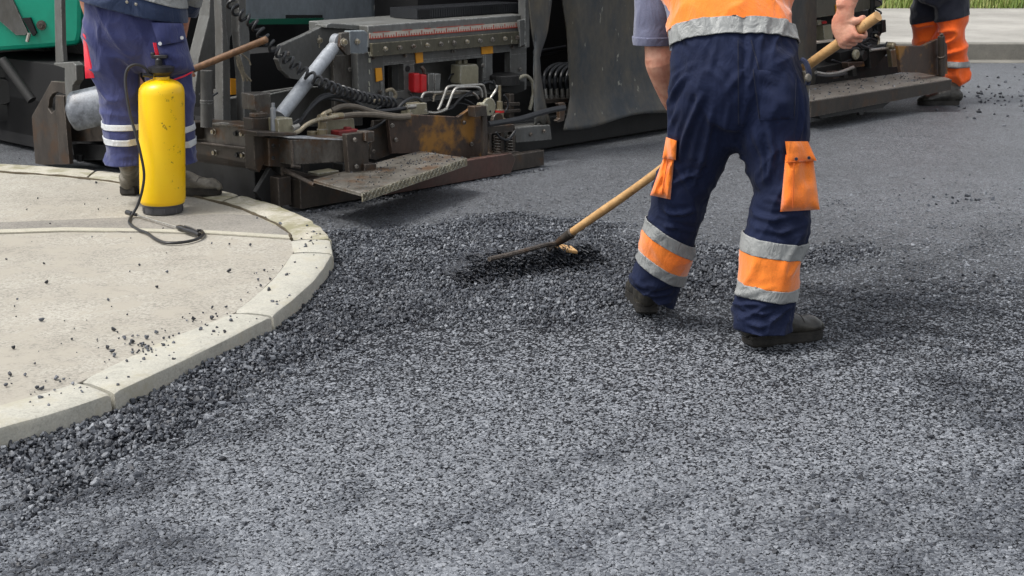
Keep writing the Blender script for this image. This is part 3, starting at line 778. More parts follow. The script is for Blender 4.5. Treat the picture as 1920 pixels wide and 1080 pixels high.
def biggest(me):
    bm = bmesh.new(); bm.from_mesh(me); seen = set(); best = []
    for v0 in bm.verts:
        if v0.index in seen: continue
        st, isl = [v0], []; seen.add(v0.index)
        while st:
            v_ = st.pop(); isl.append(v_)
            for e in v_.link_edges:
                o_ = e.other_vert(v_)
                if o_.index not in seen: seen.add(o_.index); st.append(o_)
        if len(isl) > len(best): best = isl
    keep = set(best); bmesh.ops.delete(bm, geom=[v_ for v_ in bm.verts if v_ not in keep], context='VERTS'); out = bpy.data.meshes.new('isl'); bm.to_mesh(out); bm.free(); return out
def solid(me, name, mat, parent):
    return shell(me, name, mat, parent, 0)
def pr(px, py, y, hw, ry):                                # ring given by picture position, real distance and half width
    p = D(px, py, y); return (p, hw / FPX * depth(p), ry)
def mrg(p, a, b_=None): return (Vector(p), a, b_ if b_ is not None else a)

def conform(px_poly, me_bvh, off, y0, rows=14, cols=12, puff=.02, jitter=.0):
    """quad patch laid on the clothed surface: px_poly = 4 corners TL,TR,BR,BL seen from the camera; returns closed pocket mesh"""
    tl, tr, br, bl = [Vector((x, y)) for x, y in px_poly]
    g = []
    for i in range(rows + 1):
        for j in range(cols + 1):
            u_, v_ = j / cols, i / rows
            q = tl.lerp(tr, u_).lerp(bl.lerp(br, u_), v_)
            r_ = ray(q.x, q.y).normalized()
            hit = me_bvh.ray_cast(CAM, r_)
            t_ = (hit[0] - CAM).length if hit[0] is not None else None
            g.append((r_, t_, u_, v_))
    ts = [x[1] for x in g if x[1]]; tm = sum(ts) / len(ts) if ts else y0
    A = np.array([x[1] if x[1] else np.nan for x in g]).reshape(rows + 1, cols + 1)
    tmax = np.nanmin(A) + .07
    for i in range(rows + 1):                             # fill misses from neighbours in the row
        for j in range(cols + 1):
            if np.isnan(A[i, j]):
                ok = [k for k in range(cols + 1) if not np.isnan(A[i, k])]
                if ok:
                    k = min(ok, key=lambda k: abs(k - j)); A[i, j] = A[i, k] + .012 * abs(k - j)
                else: A[i, j] = tm
    A = np.minimum(A, tmax)
    for _ in range(4):
        B = np.pad(A, 1, mode='edge'); A = (B[1:-1, 1:-1] * 2 + B[:-2, 1:-1] + B[2:, 1:-1] + B[1:-1, :-2] + B[1:-1, 2:]) / 6
    vs, back = [], []
    for k, (r_, t_, u_, v_) in enumerate(g):
        a = A.ravel()[k]
        ed = min(u_, 1 - u_) * 5; ed2 = min(v_, 1 - v_) * 6
        pf = puff * min(1, ed) ** .6 * min(1, ed2) ** .6 * (.6 + .8 * v_)
        pf += jitter * (noise.noise(Vector((u_ * 4, v_ * 5, px_poly[0][0] * .1)))) * min(1, ed)
        vs.append(CAM + r_ * (a - off - pf)); back.append(CAM + r_ * (a + .012))
    n = len(vs); c1 = cols + 1
    fs = [(i * c1 + j, i * c1 + j + 1, (i + 1) * c1 + j + 1, (i + 1) * c1 + j) for i in range(rows) for j in range(cols)]
    fb = [tuple(reversed([x + n for x in f])) for f in fs]
    rim = [j for j in range(c1)] + [i * c1 + cols for i in range(1, rows + 1)] + [rows * c1 + j for j in range(cols - 1, -1, -1)] + [i * c1 for i in range(rows - 1, 0, -1)]
    fr = [(rim[k], rim[(k + 1) % len(rim)], rim[(k + 1) % len(rim)] + n, rim[k] + n) for k in range(len(rim))]
    g2 = MB(); g2.add(vs + back, fs + fb + fr); return g2
from mathutils.bvhtree import BVHTree
def bvh(me):
    return BVHTree.FromPolygons([v.co.copy() for v in me.vertices], [tuple(p.vertices) for p in me.polygons])

def boot_parts(heel, direc, length, width, lift=0.0, toe_up=0.0, ankle=None):
    """heel: point on the ground under the heel's back; returns (upper mesh, sole MB)"""
    f = Vector(direc); f.z = 0; f.normalize(); sd_ = Vector((-f.y, f.x, 0)); h0 = Vector(heel)
    L_ = length; Wd = width
    def P(a, z):                                          # along foot with pitch
        return h0 + f * (a * L_) + Vector((0, 0, z + lift * max(0, 1 - a * 1.6)))
    prof = [(.02, .036, .060, .050), (.06, .044, .060, .055), (.14, .045, .066, .060), (.28, .046, .066, .058), (.45, .046, .060, .050), (.62, .050, .046, .038), (.78, .052, .036, .031), (.90, .046, .031, .027), (.965, .030, .026, .020)]
    ch1 = dict(r=[(P(a, .022 + hh), w_ * Wd / .1, hh) for a, w_, zc, hh in prof], side=sd_)
    an = ankle if ankle is not None else P(.24, .24)
    ch2 = dict(r=[(P(.18, .05), .050, .055), (P(.20, .11), .046, .055), (Vector(an), .046, .052)], side=sd_)
    toe = dict(r=[(P(.70, .052), .040 * Wd / .1, .034), (P(.85, .054), .045 * Wd / .1, .034), (P(.93, .046), .034 * Wd / .1, .026)], side=sd_)
    up = fuse([ch1, ch2, toe], .005, 4)
    up = warp(up, lambda c: .0025 * (ridge(n3(c, (30, 30, 45), 5)) - .5))
    # sole: outline slab with tread notches
    g = MB(); oc = [(-.01, -.36), (.04, -.40), (.2, -.42), (.4, -.39), (.6, -.48), (.78, -.54), (.92, -.44), (1.0, -.18), (1.015, .05), (.97, .30), (.85, .50), (.7, .54), (.5, .44), (.3, .40), (.1, .41), (.0, .36), (-.02, 0)]
    cl = smoothpts([Vector((a, b_, 0)) for a, b_ in oc + oc[:1]], 3)[:-1]
    for z0, z1, sc_ in ((.027, .042, .985), (.009, .0275, 1.0), (.0, .0095, .95)):
        lo = [P(p.x * sc_ + (1 - sc_) * .5, z0) + sd_ * (p.y * Wd * sc_ * .98) for p in cl]; hi = [P(p.x, z1) + sd_ * (p.y * Wd * .98) for p in cl]
        n = len(lo); g.add(lo + hi, [tuple(range(n)), tuple(range(2 * n - 1, n - 1, -1))] + [(i, i + n, (i + 1) % n + n, (i + 1) % n) for i in range(n)])
    return up, g
def add_boot(root, heel, direc, length, width, mat, **kw):
    up, so = boot_parts(heel, direc, length, width, **kw)
    b_ = solid(up, 'boot', mat, root)
    so.build('sole', M['sole'], b_, smooth=True, auto=40)
    f = Vector(direc); f.z = 0; f.normalize(); sd_ = Vector((-f.y, f.x, 0)); h0 = Vector(heel); bv = bvh(b_.data); org = parent_loc(b_)
    def shoe_line(pts, r, nm, mt):
        q = []
        for a, s_, z in pts:
            p = h0 + f * (a * length) + sd_ * (s_ * .25) + Vector((0, 0, z)); tgt = h0 + f * (a * length) + Vector((0, 0, min(z, .09) * .8))
            h = bv.ray_cast(p - org, (tgt - p).normalized())
            if h[0] is not None: q.append(h[0] + org)
        if len(q) > 3: g = MB(); g.tube(q, r, 6); g.build(nm, mt, b_, smooth=True)
    n_ = 14
    shoe_line([(.70 + .03 * math.cos(PI * k / n_), math.cos(PI * k / n_), .02 + .2 * math.sin(PI * k / n_)) for k in range(n_ + 1)], .0022, 'toe_seam', M['sole'])
    shoe_line([(.26 - .02 * math.sin(PI * k / n_), math.cos(PI * k / n_) * .9, .05 + .10 * k * (n_ - k) / 49) for k in range(n_ + 1)], .0022, 'heel_seam', M['sole'])
    # lace panel / stitching line round the welt
    return b_

def hand_chains(wrist, palm_c, axis_dir, grip_r, hc, back_dir, sc=1.0, right=True):
    """hand closed round a bar. hc: point on bar axis under the palm; axis_dir: bar direction from little finger to index;
    back_dir: from the bar to the back of the hand"""
    a = Vector(axis_dir).normalized(); bk = Vector(back_dir); bk = (bk - a * bk.dot(a)).normalized()
    wr = Vector(wrist); c = Vector(hc)
    side = a.cross(bk)                                    # direction fingers leave the palm (+) or wrist (-)
    if side.dot(wr - c) > 0: side = -side
    rr = grip_r + .009
    ch = []
    palm = c + bk * (grip_r + .016) - side * .022
    ch.append(dict(r=[(wr, .031, .024), (wr.lerp(palm, .45), .034, .022), (palm - side * .012, .042, .020), (c + bk * (grip_r + .013) + side * .014, .042, .0145)], side=a))
    offs = [-.0345, -.0118, .0118, .0345]; lens = [.80, .97, 1.05, .95]; rad = [.0080, .0090, .0094, .0090]
    for o_, ln, r_ in zip(offs, lens, rad):
        pts = []
        total = 3.75 * ln
        for k in range(8):
            q = -.25 + total * k / 7                      # angle round the bar starting on the back side
            d_ = bk * math.cos(q) + side * math.sin(q)
            e = 1.0 + .28 * math.exp(-((q - .75) / .35) ** 2) + .16 * math.exp(-((q - 2.0) / .35) ** 2)
            pts.append((c + a * (o_ + .002 * math.sin(k + o_ * 300)) + d_ * (rr + r_ * .25) * e, r_ * (1.08 - .035 * k), r_ * (1.0 - .035 * k)))
        ch.append(dict(r=pts, side=a))
    tb = palm + a * .030 - side * .012
    ch.append(dict(r=[(tb, .017, .016), (c + a * .056 + bk * (rr * .6) - side * (rr * .8), .0125, .012), (c + a * .058 - side * rr * 1.15 - bk * .012, .0108, .0105), (c + a * .046 - side * rr * .55 - bk * rr * 1.15, .0095, .0088)], side=a))
    return ch
def head_chains(c, face, upv, r=.098):
    """skull, jaw, nose, ears, neck stub: c centre of head"""
    f = Vector(face).normalized(); u_ = Vector(upv); u_ = (u_ - f * u_.dot(f)).normalized(); s_ = f.cross(u_)
    c = Vector(c)
    ch = [dict(r=[(c + u_ * .095, .035, .04), (c + u_ * .07, .062, .078), (c + u_ * .03, .077, .098), (c - u_ * .01, .076, .098), (c - u_ * .05 + f * .008, .066, .084), (c - u_ * .09 + f * .028, .05, .055), (c - u_ * .118 + f * .045, .03, .028)], side=s_),
          dict(r=[(c + u_ * .018 + f * .096, .009, .009), (c - u_ * .012 + f * .112, .013, .012), (c - u_ * .030 + f * .112, .018, .010)], side=s_),
          dict(r=[(c + u_ * .032 + f * .088 - s_ * .045, .010, .010), (c + u_ * .036 + f * .096, .010, .010), (c + u_ * .032 + f * .088 + s_ * .045, .010, .010)], side=u_),
          dict(r=[(c - u_ * .062 + f * .090 - s_ * .022, .005, .008), (c - u_ * .062 + f * .098, .007, .009), (c - u_ * .062 + f * .090 + s_ * .022, .005, .008)], side=u_)]
    for g_ in (-1, 1):
        ch.append(dict(r=[(c + s_ * .078 * g_ + u_ * .03 - f * .008, .008, .012), (c + s_ * .088 * g_ + u_ * .0 - f * .012, .008, .016), (c + s_ * .080 * g_ - u_ * .03, .007, .010)], side=s_))
    return ch, f, u_, s_
def eyes(root, body, c, f, u_, s_):
    for g_ in (-1, 1):
        g = MB(); p = c + s_ * .031 * g_ + f * .086 + u_ * .006
        g.lathe(p - f * .012, [(.004, 0), (.0105, .004), (.0125, .012), (.0105, .020), (.004, .024)], 14, f)
        g.build('eye', M['tapeW'], body, smooth=True)
def make_hair(body, c, f, u_, s_):
    h = fuse([dict(r=[(c + u_ * .106 - f * .01, .036, .042), (c + u_ * .078 - f * .01, .070, .084), (c + u_ * .035 - f * .026, .084, .088), (c - u_ * .02 - f * .040, .076, .070), (c - u_ * .07 - f * .040, .056, .05)], side=s_)], .006, 3)
    h = warp(h, lambda q: .004 * (n3(q, (90, 90, 90), 3) - .5)); solid(h, 'hair', M['hair'], body)

# ---- the worker with the rake (seen from behind)
HA = D(1632, 40, 5.02); HB = G(1036, 462, .112)           # handle top end and foot
def on_handle(px):                                        # point on the handle that appears at picture x
    lo, hi = 0.0, 1.0
    for _ in range(40):
        m_ = (lo + hi) / 2
        if proj(HA.lerp(HB, m_))[0] > px: lo = m_
        else: hi = m_
    return HA.lerp(HB, lo)
root = thing('person', 'bent worker raking asphalt in navy trousers with orange cargo pockets and grey orange shin bands', 'person', G(1340, 610), None)
hdir = (HA - HB).normalized()
wristR = D(1586, 8, 5.06); hcR = on_handle(1597)
hcL = on_handle(1322); wristL = hcL + Vector((-.02, -.03, .085))
hc_head = D(1370, -250, 5.78)
hch, hf, hu, hs_ = head_chains(hc_head, (-.15, .80, -.55), (-.05, .5, .85))
TR = [pr(1372, 150, 5.2, 110, .12), pr(1370, 90, 5.22, 108, .12), pr(1366, 30, 5.28, 108, .125), pr(1362, -30, 5.37, 116, .125), pr(1360, -85, 5.46, 122, .12), pr(1360, -130, 5.54, 98, .10)]
body = [TR, [pr(1360, -120, 5.56, 38, .07), pr(1364, -190, 5.68, 32, .065), mrg(hc_head - hu * .04, .055, .06)],
        [pr(1255, -105, 5.5, 34, .06), pr(1235, 0, 5.47, 30, .055), pr(1236, 95, 5.45, 27, .05), pr(1240, 122, 5.45, 29, .05), pr(1262, 180, 5.53, 25, .045), pr(1290, 225, 5.62, 17, .033), mrg(wristL, .031, .026)],
        [pr(1465, -110, 5.5, 34, .06), pr(1530, -125, 5.36, 31, .058), pr(1590, -125, 5.18, 29, .05), pr(1596, -70, 5.12, 29, .05), pr(1592, -20, 5.08, 23, .038), mrg(wristR, .034, .027)],
        [pr(1320, 190, 5.2, 45, .09), pr(1273, 390, 5.28, 32, .065), pr(1230, 500, 5.36, 20, .045)],
        [pr(1445, 190, 5.15, 45, .09), pr(1460, 390, 5.1, 34, .065), pr(1438, 540, 5.07, 22, .045)], [pr(1380, 200, 5.2, 90, .11), pr(1378, 140, 5.19, 92, .11)]]
body += hch + hand_chains(wristR, None, hdir, .0165, hcR, Vector((-.35, -.9, .35)), 1.0) + hand_chains(wristL, None, -hdir, .0165, hcL, Vector((0, -.3, .9)))
bme = fuse(body, .0034, 2)
bd = solid(bme, 'body', M['skin'], root)
eyes(root, bd, hc_head, hf, hu, hs_); make_hair(bd, hc_head, hf, hu, hs_)

pel = [pr(1366, 24, 5.27, 108, .130), pr(1370, 66, 5.215, 113, .138), pr(1376, 110, 5.185, 120, .148), pr(1382, 155, 5.17, 126, .160), pr(1384, 195, 5.175, 122, .150), pr(1384, 222, 5.19, 92, .12)]
legL = [pr(1330, 130, 5.19, 58, .130), pr(1320, 190, 5.19, 67, .140), pr(1313, 250, 5.21, 63, .124), pr(1303, 300, 5.24, 54, .108), pr(1278, 355, 5.27, 53, .100), pr(1264, 410, 5.30, 50, .094), pr(1251, 455, 5.32, 51, .09), pr(1244, 490, 5.34, 49, .086), pr(1231, 525, 5.37, 49, .082), pr(1222, 560, 5.385, 44, .08), pr(1222, 600, 5.40, 42, .078)]
legR = [pr(1432, 130, 5.15, 60, .130), pr(1448, 190, 5.14, 69, .140), pr(1447, 250, 5.135, 71, .124), pr(1457, 300, 5.12, 59, .112), pr(1463, 355, 5.10, 52, .104), pr(1461, 385, 5.09, 55, .10), pr(1456, 438, 5.075, 57, .096), pr(1446, 480, 5.065, 54, .09), pr(1440, 520, 5.06, 54, .088), pr(1433, 560, 5.055, 51, .086), pr(1431, 600, 5.05, 52, .092), pr(1432, 650, 5.05, 54, .094)]
tme = fuse([pel, legL, legR], .0062, 12)
LK = np.array(D(1265, 410, 5.29)); RK = np.array(D(1458, 410, 5.08)); CR = np.array(D(1378, 262, 5.18))
zAL, zAR = D(1222, 550, 5.4).z, D(1430, 590, 5.06).z
def folds(c):
    x, y, z = c[:, 0], c[:, 1], c[:, 2]
    left = x < .5 * (D(1310, 300, 5.25).x + D(1452, 300, 5.12).x)
    lower = np.clip((CR[2] - .05 - z) / .15, 0, 1)
    out = .007 * (n3(c, (7, 7, 4.5), 1) - .5)
    # long soft drags from the crotch to the hips and knees
    rot = np.stack([x * .85 + z * .5, y, z * .85 - x * .5], -1)
    rot2 = np.stack([x * .85 - z * .5, y, z * .85 + x * .5], -1)
    dr = np.where(left, ridge(n3(rot, (20, 9, 5.0), 2)), ridge(n3(rot2, (20, 9, 5.0), 3))) ** 3
    out += .010 * (dr - .3)
    # bunching at knees and over the boots
    zk = np.where(left, LK[2], RK[2]); za = np.where(left, zAL, zAR)
    kn = np.exp(-((z - zk + .01) / .11) ** 2); an = np.exp(-((z - za - .02) / .085) ** 2)
    cc = np.stack([x * 5, y * 5, z * 20 + x * 9], -1)
    cc2 = np.stack([x * 7, y * 7, z * 26 - x * 10], -1)
    out += kn * .007 * (ridge(n3(cc, (1, 1, 1), 4)) ** 2 - .4) + an * .020 * (ridge(n3(cc2, (1, 1, 1), 6)) ** 2 - .35)
    out += .0025 * (ridge(n3(c, (26, 26, 20), 8)) - .5)
    # seat seam
    sx_ = np.exp(-((x - CR[0]) / .012) ** 2) * (y < 5.1) * (z > CR[2] - .02); out -= .007 * sx_
    out += CREASE(c)
    # waist gathers
    gt = np.clip((z - D(1370, 115, 5.2).z) / .07, 0, 1); out += gt * .005 * (ridge(n3(c, (42, 42, 3), 9)) - .5)
    return out
_b0 = bvh(tme)
def creases(lines, bv, y):
    segs = []
    for pts, wd, ht in lines:
        q = []
        for p in pts:
            rr_ = ray(*p).normalized(); h = bv.ray_cast(CAM, rr_); q.append(h[0] if h[0] is not None else D(p[0], p[1], y))
        for i in range(len(q) - 1): segs.append((np.array(q[i]), np.array(q[i + 1]), wd, ht, i == 0, i == len(q) - 2))
    def fn(c):
        out = np.zeros(len(c))
        for a, b_, wd, ht, st_, en_ in segs:
            d_ = b_ - a; q = ((c - a) @ d_) / (d_ @ d_ + 1e-9)
            fade = np.where(q < 0, np.exp(-(q * np.linalg.norm(d_) / .012) ** 2), np.where(q > 1, np.exp(-((q - 1) * np.linalg.norm(d_) / .012) ** 2), 1))
            if st_: fade = fade * np.clip(q * 1.5 + .25, 0, 1)
            if en_: fade = fade * np.clip((1 - q) * 1.5 + .25, 0, 1)
            qc = np.clip(q, 0, 1); r_ = np.linalg.norm(c - a - qc[:, None] * d_, axis=1)
            v_ = ht * (np.exp(-(r_ / wd) ** 2) - .55 * np.exp(-((r_ - wd * 2.0) / (wd * 1.1)) ** 2)) * fade
            out = np.where(np.abs(v_) > np.abs(out), v_, out)
        return out
    return fn
CREASE = creases([([(1319, 175), (1300, 215), (1284, 255), (1275, 300)], .010, .013), ([(1290, 138), (1268, 165), (1256, 196)], .010, .013), ([(1305, 118), (1262, 150)], .010, .009),
  ([(1270, 205), (1258, 240)], .009, .010), ([(1337, 200), (1328, 250), (1316, 300), (1300, 350)], .010, .010), ([(1400, 185), (1392, 235)], .010, .009), ([(1368, 195), (1360, 240)], .009, .009),
  ([(1440, 232), (1450, 285), (1440, 335)], .010, .011), ([(1412, 240), (1432, 300), (1436, 350)], .010, .008), ([(1500, 160), (1506, 220), (1500, 262)], .009, .010),
  ([(1218, 385), (1260, 400), (1300, 393)], .010, .011), ([(1217, 410), (1262, 424), (1302, 432)], .009, .009), ([(1250, 350), (1290, 330), (1325, 320)], .010, .008),
  ([(1412, 402), (1452, 412), (1505, 398)], .010, .014), ([(1418, 428), (1468, 436), (1510, 418)], .009, .011), ([(1440, 372), (1480, 385)], .009, .009), ([(1405, 350), (1440, 375)], .010, .008),
  ([(1190, 542), (1225, 556), (1262, 548)], .008, .013), ([(1188, 556), (1230, 570), (1258, 566)], .008, .012), ([(1195, 528), (1215, 545)], .008, .010),
  ([(1388, 578), (1430, 590), (1478, 574)], .008, .014), ([(1386, 598), (1425, 612), (1480, 600)], .008, .014), ([(1400, 568), (1456, 577)], .008, .010), ([(1384, 588), (1410, 602)], .008, .012),
  ([(1395, 130), (1360, 175)], .012, .008), ([(1410, 85), (1400, 150)], .009, .007), ([(1340, 88), (1330, 140)], .010, .007)], _b0, 5.2)
tme = warp(tme, folds)
# hems: cut the legs flat over the boots, and the top at the waist
legsplit = (Vector((D(1350, 500, 5.18).x, 0, 0)), Vector((1, 0, 0)))
dL = (legL[-2][0] - legL[-4][0]).normalized(); dR = (legR[-2][0] - legR[-4][0]).normalized()
wdir = Vector((-.02, .36, .93)).normalized(); wpt = D(1375, 62, 5.08)
src = tme.copy(); src_rake = src
pL = (D(1220, 562, 5.30), Vector((-.62, .12, -1)).normalized()); pR = (D(1430, 629, 4.96), Vector((-.04, .0, -1)).normalized())
wc = (wpt + wdir * .02, wdir)
bmj = bmesh.new()
for pl_ in ([wc, pL, legsplit], [wc, pR, (legsplit[0], -legsplit[1])]):
    m_ = clip_mesh(src, pl_); bmj.from_mesh(m_)
bmesh.ops.remove_doubles(bmj, verts=bmj.verts, dist=.0002); tme = bpy.data.meshes.new('tr'); bmj.to_mesh(tme); bmj.free()
for p_ in tme.polygons: p_.use_smooth = True
tme = clip_mesh(tme, [(D(1222, 577, 5.32), Vector((-.52, .12, -1)).normalized())]) if False else tme
tr = shell(tme, 'trousers', M['navy'], root, .004)
HB_ = bvh(src)
def band(p0px, y, n0, p1px, y1, n1, leftleg, mat, name, push=.005):
    pls = [(D(*p0px, y), Vector(n0).normalized()), (D(*p1px, y1), -Vector(n1).normalized())]
    pls.append(legsplit if leftleg else (legsplit[0], -legsplit[1]))
    return shell(clip_mesh(src, pls, push), name, mat, tr, .004)
nl = Vector((.62, -.05, 1)); nr = Vector((.13, -.04, 1))
nl0 = Vector((.30, -.14, 1))
band((1252, 442), 5.20, nl, (1246, 466), 5.20, nl, True, M['tape'], 'reflective_band', .0085)
band((1246, 466), 5.20, nl, (1236, 503), 5.20, nl, True, M['orange'], 'orange_band', .007)
band((1236, 503), 5.20, nl, (1230, 525), 5.20, nl, True, M['tape'], 'reflective_band', .0085)
band((1450, 455), 4.98, nr, (1450, 486), 4.98, nr, False, M['tape'], 'reflective_band', .0085)
band((1450, 486), 4.98, nr, (1448, 544), 4.98, nr, False, M['orange'], 'orange_band', .007)
band((1448, 544), 4.98, nr, (1448, 566), 4.98, nr, False, M['tape'], 'reflective_band', .0085)
# cargo pockets with flaps, back pocket, stitched edges
g = conform([(1473, 290), (1524, 290), (1537, 393), (1463, 397)], HB_, .004, 5.1, puff=.020, jitter=.016); o = g.build('cargo_pocket', M['orange'], tr, smooth=True, auto=60)
g = conform([(1472, 265), (1515, 265), (1531, 301), (1477, 306)], HB_, .025, 5.1, rows=6, puff=.006, jitter=.006); g.build('pocket_flap', M['orange'], o, smooth=True, auto=60)
g = conform([(1246, 290), (1266, 280), (1257, 374), (1219, 366)], HB_, .004, 5.25, puff=.020, jitter=.016); o = g.build('cargo_pocket', M['orange'], tr, smooth=True, auto=60)
g = conform([(1249, 257), (1269, 264), (1267, 300), (1242, 296)], HB_, .024, 5.25, rows=6, puff=.006, jitter=.006); g.build('pocket_flap', M['orange'], o, smooth=True, auto=60)
g = conform([(1412, 130), (1493, 136), (1490, 222), (1424, 226)], HB_, .0030, 5.05, puff=.006, jitter=.012); bp = g.build('back_pocket', M['navy'], tr, smooth=True, auto=60)
def surf_line(pts, off=.003, r=.0016, n=26):
    out = []
    for a, b_ in zip(pts[:-1], pts[1:]):
        for k in range(n):
            q = (a[0] + (b_[0] - a[0]) * k / n, a[1] + (b_[1] - a[1]) * k / n); rr_ = ray(*q).normalized(); h = HB_.ray_cast(CAM, rr_)
            if h[0] is not None: out.append(h[0] - rr_ * off)
    return out
for pl in ([(1408, 75), (1420, 118), (1424, 135)], [(1412, 130), (1424, 226)], [(1493, 136), (1490, 222)], [(1384, 75), (1385, 240)]):
    p = surf_line(pl, .009 if pl[0][0] in (1412, 1493) else .001)
    if len(p) > 2: g = MB(); g.tube(p, .0015, 5); g.build('seam', M['seam'], tr, smooth=True)
for par_, offp, pls in ((None, .036, [[(1489, 306), (1486, 394)], [(1474, 304), (1530, 300)]]), (None, .034, [[(1252, 300), (1240, 368)]])):
    for pl in pls:
        p = surf_line(pl, offp)
        if len(p) > 2: g = MB(); g.tube(p, .0018, 5); g.build('pocket_seam', M['orangeD'], tr, smooth=True)
for x, y, o_ in ((1493, 298, .040), (1517, 296, .044)):
    h = HB_.ray_cast(CAM, ray(min(x, 1505), y).normalized())
    if h[0] is not None:
        r_ = ray(x, y).normalized(); t_ = (h[0] - CAM).length - o_; g = MB(); g.lathe(CAM + r_ * t_, [(.003, 0), (.006, .001), (.005, .004)], 10, -r_); g.build('snap_button', M['seam'], tr, smooth=True)
# strap loop and phone pouch at the right hip
g = MB(); hp = D(1510, 140, 5.12)
g.tube(smoothpts([D(1502, 112, 5.1), D(1511, 118, 5.09), D(1517, 138, 5.08), D(1514, 158, 5.09)], 6), [.010] * 19, 8); 
g.build('side_strap', M['navyP'], tr, smooth=True)
g = MB(); g.frame(D(1508, 188, 5.09), Vector((.018, .01, 0)), Vector((-.006, .05, 0)), Vector((.0, 0, .095))); g.lathe(D(1513, 146, 5.075), [(.012, 0), (.016, .006), (.012, .012)], 14, Vector((.6, -.8, .1)))
g.build('belt_pouch', M['bootB'], tr, bevel=.004)
# shirt, sleeves, orange back panel and reflective waist band
arm_l = [pr(1262, -100, 5.5, 56, .085), pr(1240, -40, 5.48, 50, .078), pr(1229, 20, 5.46, 42, .072), pr(1226, 62, 5.45, 37, .066), pr(1229, 100, 5.45, 35, .06)]
arm_r = [pr(1458, -110, 5.5, 52, .085), pr(1500, -95, 5.42, 46, .075), pr(1548, -112, 5.28, 42, .066), pr(1575, -120, 5.22, 38, .06)]
TS = [(c, a * 1.06, b_ * 1.08) for c, a, b_ in TR]
col = [pr(1360, -130, 5.58, 50, .085), pr(1363, -168, 5.65, 42, .075)]
sme = fuse([TS, arm_l, arm_r, col], .0075, 5)
def sfold(c):
    x, y, z = c[:, 0], c[:, 1], c[:, 2]
    q = np.stack([x * .9 + z * .4, y, z * .9 - x * .4], -1)
    return .010 * (ridge(n3(q, (13, 9, 7), 12)) ** 2 - .4) + .004 * (n3(c, (30, 30, 22), 13) - .5)
sme = warp(sme, sfold)
ax_ = Vector((.05, -.02, -1)).normalized()
cuffp = D(1228, 85, 5.45)
s2 = clip_mesh(sme, [(D(1228, 87, 5.45) if False else Vector((0, 0, D(1228, 86, 5.38).z)), Vector((0, 0, -1)))])
bm_ = bmesh.new(); bm_.from_mesh(s2); isl = None; bm_.free()
sh = shell(s2, 'polo_shirt', M['polo'], root, .004)
cf = clip_mesh(sme, [(Vector((0, 0, D(1228, 86, 5.38).z - .002)), Vector((0, 0, -1))), (Vector((0, 0, D(1228, 71, 5.38).z)), Vector((0, 0, 1))), (Vector((D(1256, 80, 5.45).x, 0, 0)), Vector((1, 0, 0)))], .004)
cf = biggest(cf)
shell(cf, 'sleeve_cuff', M['polo'], sh, .005)
BB = [(c, a * (1.125 if i < 4 else 1.06), b_ * 1.26) for i, (c, a, b_) in enumerate(TR)]
kx = 5.0 / FPX
BB[0] = (BB[0][0], 128 * kx, .168); BB[1] = (BB[1][0], 125 * kx, .160); BB[2] = (BB[2][0], 119 * kx, .154)
ome = warp(fuse([BB], .0075, 4), lambda c: .013 * (ridge(n3(np.stack([c[:, 0] * .8 + c[:, 2] * .6, c[:, 1], c[:, 2] * .8 - c[:, 0] * .6], -1), (11, 8, 7), 14)) ** 2 - .35) + .001 * (n3(c, (34, 34, 34), 15) - .5))
wl = wpt + wdir * .0
yb = 5.42
om2 = clip_mesh(ome, [(wl + wdir * .052, -wdir), (D(1362, -110, 5.5), Vector((0, .3, 1)))])
bb = shell(om2, 'orange_bib', M['orange'], root, .004)
wb = clip_mesh(src_rake, [(wl - wdir * .006, -wdir), (wl + wdir * .055, wdir)], .010)
shell(wb, 'waist_band', M['tape'], bb, .005)
# boots
add_boot(root, G(1398, 652) + Vector((.01, .03, 0)), (.94, .36, 0), .30, .112, M['boot'], ankle=D(1432, 590, 5.05))
add_boot(root, G(1216, 597) + Vector((-.002, .02, .012)), (-.06, 1.0, 0), .30, .105, M['boot'], ankle=D(1224, 532, 5.40))

# ---- worker in indigo trousers standing on the pavement behind the sprayer
KY = 7.28
root = thing('person', 'worker in indigo trousers with thin white ankle stripes standing behind the yellow sprayer', 'person', G(300, 366, KZ), None)
TR = [pr(252, 90, KY, 70, .10), pr(250, 30, KY, 74, .11), pr(252, -30, KY + .02, 74, .115), pr(256, -95, KY + .06, 84, .12), pr(262, -150, KY + .12, 86, .11), pr(266, -178, KY + .16, 64, .09)]
hc_head = D(276, -268, KY + .34)
hch, hf, hu, hs_ = head_chains(hc_head, (.55, .75, -.42), (.1, .2, 1))
SA = D(497, 75, 7.78); SB = G(204, 194, .47)
sdir = (SA - SB).normalized(); hcA = SA.lerp(SB, .50); hcB = SA.lerp(SB, .80)
wA = hcA + Vector((-.02, -.06, .06)); wB = hcB + Vector((.02, -.07, .05))
body = [TR, [pr(266, -170, KY + .18, 27, .06), mrg(hc_head - hu * .05, .055, .06)],
        [pr(186, -158, KY + .1, 24, .055), pr(166, -60, KY + .12, 21, .05), pr(165, -20, KY + .14, 20, .045), pr(185, 50, KY + .32, 16, .04), mrg(wB, .030, .025)],
        [pr(338, -158, KY + .12, 24, .055), pr(352, -70, KY + .12, 21, .05), pr(352, -30, KY + .14, 20, .045), pr(335, 60, KY + .34, 16, .04), mrg(wA, .030, .025)],
        [pr(206, 60, KY, 30, .08), pr(218, 180, KY, 24, .055), pr(234, 290, KY, 14, .04)], [pr(300, 60, KY, 32, .08), pr(318, 180, KY, 25, .055), pr(328, 270, KY, 14, .04)], [pr(250, 60, KY, 66, .10), pr(250, 30, KY, 66, .10)]]
body += hch + hand_chains(wA, None, sdir, .0165, hcA, Vector((-.1, -.6, .7))) + hand_chains(wB, None, sdir, .0165, hcB, Vector((0, -.6, .7)))
bd = solid(fuse(body, .0055, 3), 'body', M['skin'], root)
